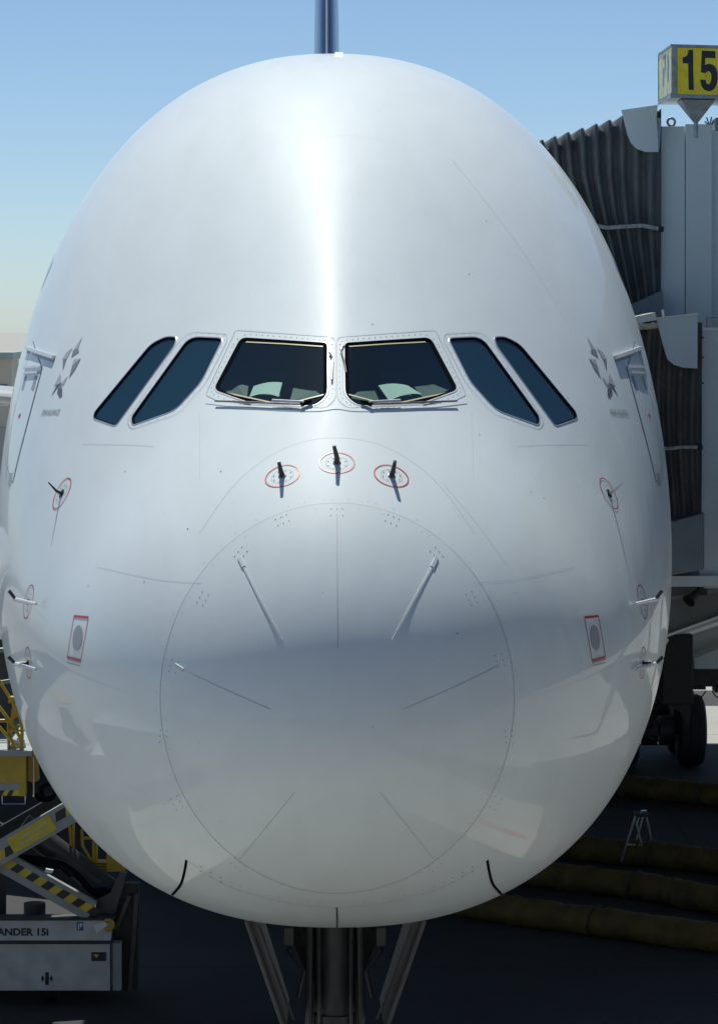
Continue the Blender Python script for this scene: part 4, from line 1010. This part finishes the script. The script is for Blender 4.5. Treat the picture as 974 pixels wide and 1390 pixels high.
# ------------------------------------------------------------------ ducts and ladder on the ground, right
def duct(pl, r, label, seed):
    rd = random.Random(seed); T = thing('air_duct', tuple(pl[0]), label, 'hose', 'yellow-brown air ducts lying on the apron')
    n = int(sum((Vector(pl[i + 1]) - Vector(pl[i])).length for i in range(len(pl) - 1)) / .06); sl = [Vector(p) for p in smoothline(pl, max(4, n // (len(pl) - 1)))]; m = 18; V = []
    ph = [rd.uniform(0, 6) for _ in range(6)]
    for i, p in enumerate(sl):
        t = (sl[min(i + 1, len(sl) - 1)] - sl[max(i - 1, 0)]).normalized(); a = t.cross(Vector((0, 0, 1))).normalized()
        rr_ = r * (1 + .012 * math.sin(i * 1.9) + .025 * math.sin(i * .31 + ph[0]) + .015 * math.sin(i * .83 + ph[1]))
        for k in range(m):
            th = 2 * PI * k / m; wr = 1 + .03 * math.sin(i * .7 + 3 * th + ph[2]) + .03 * math.sin(i * 1.3 - 2 * th + ph[3])
            z = math.sin(th); V.append(p + (a * math.cos(th) * 1.12 + Vector((0, 0, 1)) * (z if z > -.8 else -.8) * .92) * rr_ * wr)
    Fc = [(i * m + k, i * m + (k + 1) % m, (i + 1) * m + (k + 1) % m, (i + 1) * m + k) for i in range(len(sl) - 1) for k in range(m)] + [tuple(range(m)), tuple((len(sl) - 1) * m + k for k in range(m))]
    b = MB(); b.add(V, Fc); b.build('duct_sleeve', M['hosey'], T, smooth=True)
    for i in range(12, len(sl) - 2, 46):
        b = MB()
        t = (sl[i + 1] - sl[i - 1]).normalized(); a = t.cross(Vector((0, 0, 1))).normalized()
        b.tube([sl[i] + (a * math.cos(th) * 1.12 + Vector((0, 0, 1)) * max(math.sin(th), -.8) * .94) * r * 1.06 for th in np.linspace(0, 2 * PI, 17)], .014, 5, cap=False); b.build('duct_band', M['ldark'], T, smooth=True)
    b = MB(); b.tube([sl[i] + Vector((0, -r * 1.10, -.02 + .01 * math.sin(i * .5))) for i in range(0, len(sl), 3)], .012, 5); b.build('duct_seam', M['ldark'], T, smooth=True)
G0 = lambda px, py: P(px, py, FPX * CAMZ / (py - 444))
def gp(px, py, r): v = G0(px, py); return (v.x, v.y, r * .8)
duct([gp(780, 1078, .22), gp(860, 1082, .22), gp(974, 1094, .22), gp(1120, 1112, .22), gp(1300, 1130, .22)], .235, 'farthest yellow-brown duct, just in front of the black main wheels', 1)
duct([gp(690, 1150, .22), gp(790, 1168, .22), gp(880, 1176, .22), gp(974, 1186, .22), gp(1150, 1205, .22), gp(1350, 1225, .22)], .235, 'yellow-brown duct running behind the feet of the folding ladder', 2)
duct([gp(600, 1185, .22), gp(735, 1204, .22), gp(880, 1222, .22), gp(974, 1240, .22), gp(1150, 1262, .22), gp(1350, 1280, .22)], .235, 'yellow-brown duct just in front of the folding ladder', 3)
duct([gp(540, 1225, .22), gp(670, 1250, .22), gp(830, 1272, .22), gp(974, 1292, .22), gp(1150, 1310, .22), gp(1350, 1330, .22)], .235, 'nearest yellow-brown duct, lowest at the right edge', 4)
LD = thing('step_ladder', tuple(G0(868, 1180)), 'small aluminium folding step ladder standing between the ducts', 'ladder')
YD = 49.8
def lp(px, py, dy=0.): return P(px, py, YD + dy)
rails = (((862, 1108), (842, 1171), 0), ((864, 1120), (878, 1179), .0), ((876, 1104), (892, 1179), .35), ((872, 1110), (856, 1168), .4))
for a_, c_, d_ in rails:
    b = MB(); b.bar(lp(*a_, d_), lp(*c_, d_), .030, .03, up=(0, 1, 0)); b.build('rail', M['alu'], LD)
b = MB(); b.box(lp(862, 1107) - Vector((0, 0, .03)), lp(878, 1103, .35) + Vector((0, 0, .03)), .01); b.build('top_cap', M['ldark'], LD)
for x, y, wd in ((848, 1166, .12), (855, 1146, .16), (873, 1147, .2)):
    b = MB(); c = lp(x, y, .1); b.box(c - Vector((wd / 2, .1, .012)), c + Vector((wd / 2, .15, .012)), .004); b.build('step', M['alu'], LD)
b = MB(); b.tube([lp(863, 1120), lp(870, 1101, .1), lp(876, 1101, .35)], .015, 6); b.build('handle', M['alu'], LD, smooth=True)

# ------------------------------------------------------------------ cargo loader, left
YC = 39.5
CL = thing('cargo_loader', tuple(P(60, 1300, YC).xy.to_3d()), 'grey and yellow scissor-lift cargo loader standing at the lower left beside the airliner', 'cargo loader')
hz = checker_stripe('hazard_tape', (.60, .47, .04), (.02, .02, .022), .13, 0)
def lpx(poly, y0, y1, name, m, label=None):
    b = MB(); b.prism([PXZ(*p, y0) for p in poly], y0, y1); return b.build(name, m, CL, label=label)
lpx([(-260, 1250), (152, 1250), (150, 1277), (-260, 1277)], YC, YC + .25, 'chassis_beam', M['lwhite'])
lpx([(-260, 1247), (155, 1247), (155, 1250), (-260, 1250)], YC - .02, YC + .27, 'chassis_flange', M['ldark'])
lpx([(-260, 1282), (149, 1282), (149, 1345), (-260, 1345)], YC + .05, YC + 1.6, 'lower_housing', M['lwhite'])
lpx([(-260, 1277), (152, 1277), (152, 1282), (-260, 1282)], YC + .03, YC + 1.6, 'shadow_gap', M['ldark'])
lpx([(124, 1293), (144, 1293), (144, 1305), (124, 1305)], YC + .04, YC + .05, 'warning_plate', M['ink'])
lpx([(127, 1296), (134, 1296), (131, 1301)], YC + .035, YC + .04, 'warning_mark', M['lyplate'])
lpx([(153, 1281), (164, 1281), (164, 1345), (153, 1345)], YC + .1, YC + .3, 'corner_post', M['lgrey'])
for xx in (-1.2, -4.6):
    pass
for x_, y_ in ((-3.6, YC + .4), (-3.6, YC + 1.2), (-6.2, YC + .4), (-6.2, YC + 1.2)): wheel(x_, y_, .36, .25, CL, 'loader_wheel')
o_ = letters_at('lettering', 'COMMANDER 15i', .125, P(66, 1266, YC - .004), (1, 0, 0), (0, 0, 1), M['ink'], CL, bold=.005, align='RIGHT', sx=1.08)
lpx([(104, 1252), (113, 1252), (113, 1263.5), (104, 1263.5)], YC - .006, YC, 'blue_decal', M['bluedec'])
lpx([(106, 1254), (107.5, 1254), (107.5, 1262), (106, 1262)], YC - .009, YC - .006, 'decal_mark', M['plate'])
lpx([(108.5, 1254), (112, 1254), (112, 1256), (110, 1259), (108.5, 1259)], YC - .009, YC - .006, 'decal_mark', M['plate'])
b = MB(); c = P(147, 1256, YC - .03); b.tube([c + Vector((.06 * math.cos(t), 0, .06 * math.sin(t))) for t in np.linspace(-2.2, 2.2, 12)], .025, 8); b.build('tie_down_hook', M['yellow'], CL, smooth=True)
lpx([(131, 1268), (146, 1256), (143, 1252), (127, 1256)], YC - .012, YC, 'reflective_arrow', M['plate'])
# scissor arms
def arm(p0, p1, wd, y, name, m, tapes, extra=None):
    a = P(*p0, y); e = P(*p1, y); t = (e - a).normalized(); u = Vector((-t.z, 0, t.x)); u = u if u.z > 0 else -u; L_ = (e - a).length; root = bpy.data.objects.new(name, None); COL.objects.link(root); root.parent = CL; root.location = a - Vector(CL.location)
    def slab(l0, l1, h0, h1, y0, y1, nm, mm):
        V = [a + t * l + u * h + Vector((0, yy, 0)) for yy in (y0, y1) for l, h in ((l0, h0), (l1, h0), (l1, h1), (l0, h1))]
        b = MB(); b.add(V, [(0, 1, 2, 3), (7, 6, 5, 4), (0, 4, 5, 1), (1, 5, 6, 2), (2, 6, 7, 3), (3, 7, 4, 0)]); return b.build(nm, mm, root)
    slab(0, L_, -wd / 2, wd / 2, 0, .12, 'arm_beam', m)
    for l0, l1, hh in tapes:
        n = max(2, int((l1 - l0) / .11)); d = (l1 - l0) / n
        for k in range(n):
            b = MB(); l = l0 + k * d; sk_ = .05; V = [a + t * (l + o) + u * h + Vector((0, yy, 0)) for yy in (-.006, -.001) for o, h in ((0, hh - .055), (d, hh - .055), (d + sk_, hh + .055), (sk_, hh + .055))]
            b.add(V, [(0, 1, 2, 3), (7, 6, 5, 4), (0, 4, 5, 1), (1, 5, 6, 2), (2, 6, 7, 3), (3, 7, 4, 0)]); b.build('hazard_stripe', M['lyplate'] if k % 2 else M['ink'], root)
    return a, t, u, slab, root
a, t, u, slab, rt_ = arm((-60, 1193), (104, 1098), .285, YC - .1, 'scissor_arm', M['lgrey'], [(1.45, 1.74, .035), (.42, .80, -.03)])
slab(.80, 1.42, -.10, .11, -.012, -.002, 'yellow_plate', M['lyplate'])
for h_, n_ in ((.035, 9), (-.035, 11)):
    for k in range(n_): slab(.92 + k * .036 + (.05 if h_ > 0 else 0), .92 + k * .036 + (.05 if h_ > 0 else 0) + .022 + .004 * (k % 3), h_ - .014, h_ + .014, -.015, -.012, 'plate_lettering', M['retainer'])
slab(1.30, 1.34, .03, .07, -.015, -.012, 'plate_lettering', M['retainer'])
arm((-60, 1135), (124, 1238), .26, YC + .05, 'scissor_arm', M['lgrey'], [(.58, 2.02, .02)])
arm((-70, 1180), (88, 1090), .30, YC + 1.7, 'scissor_arm', M['ldark'], [])
arm((-60, 1100), (140, 1215), .28, YC + 1.8, 'scissor_arm', M['ldark'], [])
b = MB(); b.tube([P(30, 1120, YC + .8), P(152, 1212, YC + .8)], .16, 14); b.build('lift_cylinder', M['gear'], CL, smooth=True)
for dx_, r_ in ((0, .035), (6, .03), (-5, .03)):
    b = MB(); b.tube([P(x + dx_, y + dx_ * .8, YC + .35) for x, y in smoothline([(28, 1166), (60, 1170), (92, 1176), (112, 1196), (128, 1213), (150, 1211)], 6)], r_, 8); b.build('hydraulic_hose', M['rubber'], CL, smooth=True)
b = MB(); b.tube([P(x, y, YC - .15) for x, y in smoothline([(48, 1078), (56, 1086), (70, 1084), (75, 1072), (66, 1064), (56, 1070), (60, 1082), (74, 1080)], 6)], .028, 8); b.build('coiled_hose', M['rubber'], CL, smooth=True)
b = MB(); b.tube([P(x, y, YC - .1) for x, y in smoothline([(80, 1175), (90, 1185), (97, 1190), (88, 1180)], 6)], .02, 8)
b.build('hydraulic_hose', M['rubber'], CL, smooth=True)
lpx([(62, 1180), (72, 1182), (70, 1186), (60, 1184)], YC - .1, YC - .02, 'hose_clamp', M['plate'])
# posts and plates on the right of the chassis
lpx([(150, 1300), (147, 1262), (170, 1200), (189, 1200), (187, 1345), (168, 1345)], YC + .5, YC + .7, 'guide_post', M['ldark'])
lpx([(128, 1248), (131, 1222), (150, 1212), (163, 1185), (172, 1186), (158, 1235), (152, 1262)], YC + .3, YC + .45, 'arm_bracket', M['gear'])
b = MB(); b.bar(P(176, 1345, YC + .45), P(186, 1214, YC + .45), .05, .05); b.bar(P(157, 1262, YC + .4), P(176, 1216, YC + .4), .04, .05); b.build('guide_rail', M['gearpale'], CL)
# seated housings behind the chassis
b = MB(); b.tube([P(47, 1250, YC + .5), P(47, 1226, YC + .5)], .14, 16); b.build('filter_housing', M['ldark'], CL, smooth=True)
lpx([(42, 1250), (56, 1250), (55, 1245), (43, 1245)], YC + .3, YC + .34, 'pale_label', M['retainer'])
lpx([(-5, 1250), (-5, 1150), (8, 1150), (8, 1250)], YC + 1.2, YC + 1.25, 'inner_post', M['ldark'])
# upper platform
lpx([(-260, 1027), (35, 1027), (35, 1063), (-260, 1063)], YC - .3, YC - .05, 'platform_beam', M['yellow'])
lpx([(-260, 1019.5), (43, 1019.5), (43, 1027), (-260, 1027)], YC - .35, YC + 2.2, 'platform_deck', M['lgrey'])
lpx([(-260, 1063), (26, 1063), (26, 1073), (-260, 1073)], YC - .28, YC - .1, 'platform_skirt', M['lgrey'])
lpx([(26, 1063), (35, 1063), (35, 1081), (26, 1081)], YC - .28, YC - .1, 'platform_corner', M['yellow'])
for k in range(14):
    x = 26 - (k + 1) * 6.5; lpx([(x, 1073), (x + 6.5, 1073), (x + 2.5, 1080.5), (x - 4, 1080.5)] if k else [(x, 1073), (x + 6.5, 1073), (x + 6.5, 1080.5), (x - 4, 1080.5)], YC - .28, YC - .12, 'hazard_stripe', M['lyplate'] if k % 2 == 0 else M['ink'])
b = MB(); b.tube([P(x, y, YC - .3) for x, y in ((3, 1081), (3, 1092), (34, 1092), (34.5, 1081))], .01, 6); b.tube([P(45, 1028, YC - .2), P(45.5, 1082, YC - .2)], .012, 6); b.build('step_loop', M['alu'], CL, smooth=True)
lpx([(38, 1024), (50, 1024), (52, 1060), (45, 1063), (38, 1060)], YC - .1, YC + .1, 'end_plate', M['yellow'])
b = MB()
for pl in ([(-20, 893), (0, 926), (17, 953), (26, 970), (30, 990), (30, 1020)], [(-20, 935), (0, 961), (18, 985), (28, 1003), (30, 1020)], [(-20, 965), (0, 988), (16, 1006), (24, 1020)], [(-20, 978.5), (13, 978.5)]):
    b.tube([P(x, y, YC - .15) for x, y in pl], .021, 8)
b.build('guard_rail', M['yellow'], CL, smooth=True)
lpx([(18, 946), (26, 960), (27, 972), (19, 976), (15, 1000), (11, 1000)], YC - .1, YC - .02, 'rail_bracket', M['yellow'])
lpx([(11, 946.5), (19, 946.5), (19, 954.5), (11, 954.5)], YC - .2, YC - .05, 'rail_block', M['yellow'])
b = MB(); b.tube([P(11, 978, YC - .12), P(12, 1020, YC - .12)], .02, 6); b.tube([P(10, 992.5, YC - .2), P(36, 991.5, YC - .2)], .015, 6); b.tube([P(24, 984, YC + .4), P(38, 984, YC + .4)], .01, 6); b.build('rail_post', M['yellow'], CL, smooth=True)
b = MB(); b.tube([P(-30, 884, YC + 1), P(14, 882, YC + 1)], .032, 8); b.tube([P(-30, 932, YC + 1), P(22, 923, YC + 1)], .028, 8); b.build('green_rail', M['green'], CL, smooth=True)
lpx([(-200, 868), (10, 868), (22, 1019), (-200, 1019)], YC + 1.4, YC + 2.2, 'dark_backing', M['ldark'])  # dark plate added behind the rails to cover the bright apron
rnd = random.Random(5); b = MB()
for k in range(9):
    b.tube([P(12 + rnd.uniform(0, 22), 1003 + rnd.uniform(0, 12), YC - .1 + rnd.uniform(0, .2)) for _ in range(4)], .018, 6)
b.build('polythene_wrap', M['plate'], CL, smooth=True)
# yellow ladder frame behind the arms
b = MB()
for q in ([(94, 1112), (97, 1155)], [(100, 1110), (99, 1158)], [(111, 1126), (112, 1148), (122, 1166), (132, 1172)], [(112, 1138), (128, 1138)], [(127, 1140), (127, 1170)], [(131, 1142), (131, 1172)]):
    b.tube([P(x, y, YC + .9) for x, y in q], .02, 8)
b.build('access_ladder', M['yellow'], CL, smooth=True)
lpx([(144, 1162), (170, 1165), (170, 1183), (145, 1184)], YC + .9, YC + 1.3, 'pump_box', M['yellow'])
for k in range(4): lpx([(128, 1170 + k * 3.6), (146, 1171 + k * 3.6), (146, 1172.5 + k * 3.6), (128, 1171.5 + k * 3.6)], YC + .88, YC + 1.1, 'ladder_step', M['yellow'])

# ------------------------------------------------------------------ far building, left; terminal behind the camera
YB = 130
FB = thing('service_building', tuple(P(-200, 700, YB)), 'low cream building with pale green roof edge in the distance at the left edge', 'building')
def fbx(poly, y0, y1, name, m):
    b = MB(); b.prism([PXZ(*p, YB) for p in poly], YB + y0, YB + y1); return b.build(name, m, FB)
fbx([(-900, 487), (16, 487), (16, 725), (-900, 725)], 0, 3, 'wall', M['cream'])
fbx([(-905, 478), (20, 478), (20, 487.5), (-905, 487.5)], -.8, 3.3, 'roof', M['roofgreen'])
for k in range(12):
    x = 10 - k * 62; fbx([(x - 50, 522), (x, 522), (x, 544), (x - 50, 544)], -.06, .05, 'window', M['darkglass'])
    fbx([(x - 52, 548), (x + 2, 548), (x + 2, 551), (x - 52, 551)], -.3, -.0, 'sill', M['plate'])
    fbx([(x - 48, 580), (x - 2, 580), (x - 2, 722), (x - 48, 722)], -.05, .05, 'dock_door', M['frame'])
TB = thing('terminal_building', (0, -6, 0), 'pale terminal building with long dark window bands facing the airliner nose', 'building')
b = MB(); b.box((-70, -26, 0), (70, -6, 5.2)); b.box((-70, -26, 8.2), (70, -6, 9.4)); b.box((-70, -26, 5.2), (70, -7.0, 8.2)); b.build('wall', M['concrete_wall'], TB)
b = MB(); b.box((-72, -27, 9.4), (72, -4.8, 9.7), .05); b.build('roof', M['roofgreen'], TB)
win0 = None
for k in range(40):
    x = -68 + k * 3.4
    if win0 is None:
        q_ = MB(); q_.box((-1.62, 0, 5.25), (1.62, .08, 8.15)); win0 = q_.build('window', M['darkglass'], None); win0.parent = TB; win0.location = Vector((x + 1.7, -6.6, 0)) - Vector(TB.location)
        q_ = MB(); q_.box((-.08, 0, 5.2), (.08, .3, 8.2)); mul = q_.build('mullion', M['frame'], None); mul.parent = TB; mul.location = Vector((x, -6.6, 0)) - Vector(TB.location)
    else:
        o = win0.copy(); COL.objects.link(o); o.location = Vector((x + 1.7, -6.6, 0)) - Vector(TB.location)
        o = mul.copy(); COL.objects.link(o); o.location = Vector((x, -6.6, 0)) - Vector(TB.location)

# ------------------------------------------------------------------ unseen vehicles, added to give the lower paint something to mirror
def unseen_box_truck(x, y, rot, label):
    T = thing('unseen_box_truck', (0, 0, 0), label, 'truck'); def_m = M['unseen_truckwhite']
    def bx(a, b_, nm, mm, bev=.04):
        q = MB(); q.box(a, b_, bev); return q.build(nm, mm, T)
    bx((-1.2, -3.4, 1.0), (1.2, 1.6, 3.6), 'unseen_cargo_box', def_m); bx((-1.1, 1.75, .55), (1.1, 3.5, 1.5), 'unseen_cab_body', def_m, .12)
    q = MB(); q.add([(-1.1, 1.75, 1.5), (1.1, 1.75, 1.5), (1.1, 3.45, 1.5), (-1.1, 3.45, 1.5), (-1.0, 1.8, 2.4), (1.0, 1.8, 2.4), (1.0, 2.9, 2.4), (-1.0, 2.9, 2.4)], [(0, 1, 5, 4), (1, 2, 6, 5), (2, 3, 7, 6), (3, 0, 4, 7), (4, 5, 6, 7)]); q.build('unseen_cab_roof', def_m, T)
    q = MB(); q.add([(-.95, 3.41, 1.6), (.95, 3.41, 1.6), (.88, 3.0, 2.3), (-.88, 3.0, 2.3)], [(0, 1, 2, 3)]); q.build('unseen_windscreen', M['darkglass'], T)
    bx((-1.0, -3.3, .6), (1.0, 3.3, .98), 'unseen_chassis', M['ldark'], .02)
    for sx in (-1, 1):
        for yy in (-2.4, 2.6):
            q = MB(); q.tube([(sx * .85, yy, .45), (sx * 1.15, yy, .45)], .45, 20); q.build('wheel', M['tyre'], T, smooth=True)
        bx((sx * 1.2 - .02, 1.2, 2.0), (sx * 1.2 + .02, 1.5, 2.3), 'unseen_side_lamp', M['redline'], .005)
    T.location = (x, y, 0); T.rotation_euler = (0, 0, rot)
M['unseen_truckwhite'] = mat('unseen_white_truck_paint', (.72, .72, .70), .4, coat=.3, noise=.1)
unseen_box_truck(-8.9, 32.0, -.25, 'unseen white box truck, added to be mirrored low in the paint')
def unseen_baggage_cart(x, y, rot, label):
    T = thing('unseen_baggage_cart', (0, 0, 0), label, 'cart', 'unseen baggage carts added for reflections')
    q = MB(); q.box((-.75, -1.4, .45), (.75, 1.4, .55), .02); q.build('deck', M['ldark'], T)
    q = MB(); q.box((-.78, -1.45, 1.95), (.78, 1.45, 2.02), .02); q.build('canopy_roof', M['yellow'], T)
    for sx in (-1, 1):
        for yy in (-1.35, 0, 1.35): q = MB(); q.tube([(sx * .72, yy, .5), (sx * .72, yy, 1.96)], .03, 6); q.build('post', M['yellow'], T, smooth=True)
        for yy in (-1, 1): q = MB(); q.tube([(sx * .55, yy, .2), (sx * .72, yy, .2)], .2, 14); q.build('wheel', M['tyre'], T, smooth=True)
    rq = random.Random(int(y * 10))
    for k in range(6):
        q = MB(); xx = rq.uniform(-.35, .35); yy = -1.1 + k * .42; q.box((xx - .3, yy, .56), (xx + .3, yy + .3, 1.0 + rq.uniform(0, .5)), .05); q.build('suitcase', [M['ldark'], M['bluedec'], M['redline'], M['gearpale']][k % 4], T)
    T.location = (x, y, 0); T.rotation_euler = (0, 0, rot)
unseen_baggage_cart(-11.5, 37.0, .5, 'unseen yellow-roofed baggage cart nearer the airliner, added to be mirrored low in the paint')
unseen_baggage_cart(-14.2, 45.5, .3, 'unseen yellow-roofed baggage cart farther from the airliner, added to be mirrored low in the paint')
M['redpaint'] = mat('red_ground_paint', (.42, .04, .03), .7, noise=.4, nscale=5)
M['whitepaint'] = mat('white_ground_paint', (.66, .66, .62), .7, noise=.3, nscale=5)
sheetq('stand_marking', 5.2, 5.45, 6.5, 34, .008, M['redpaint'])
sheetq('stop_bar', -1.4, 1.4, 22.0, 22.3, .010, M['whitepaint']); sheetq('oil_stain', -2.2, 1.7, 24.2, 27.5, .008, M['asphalt'])
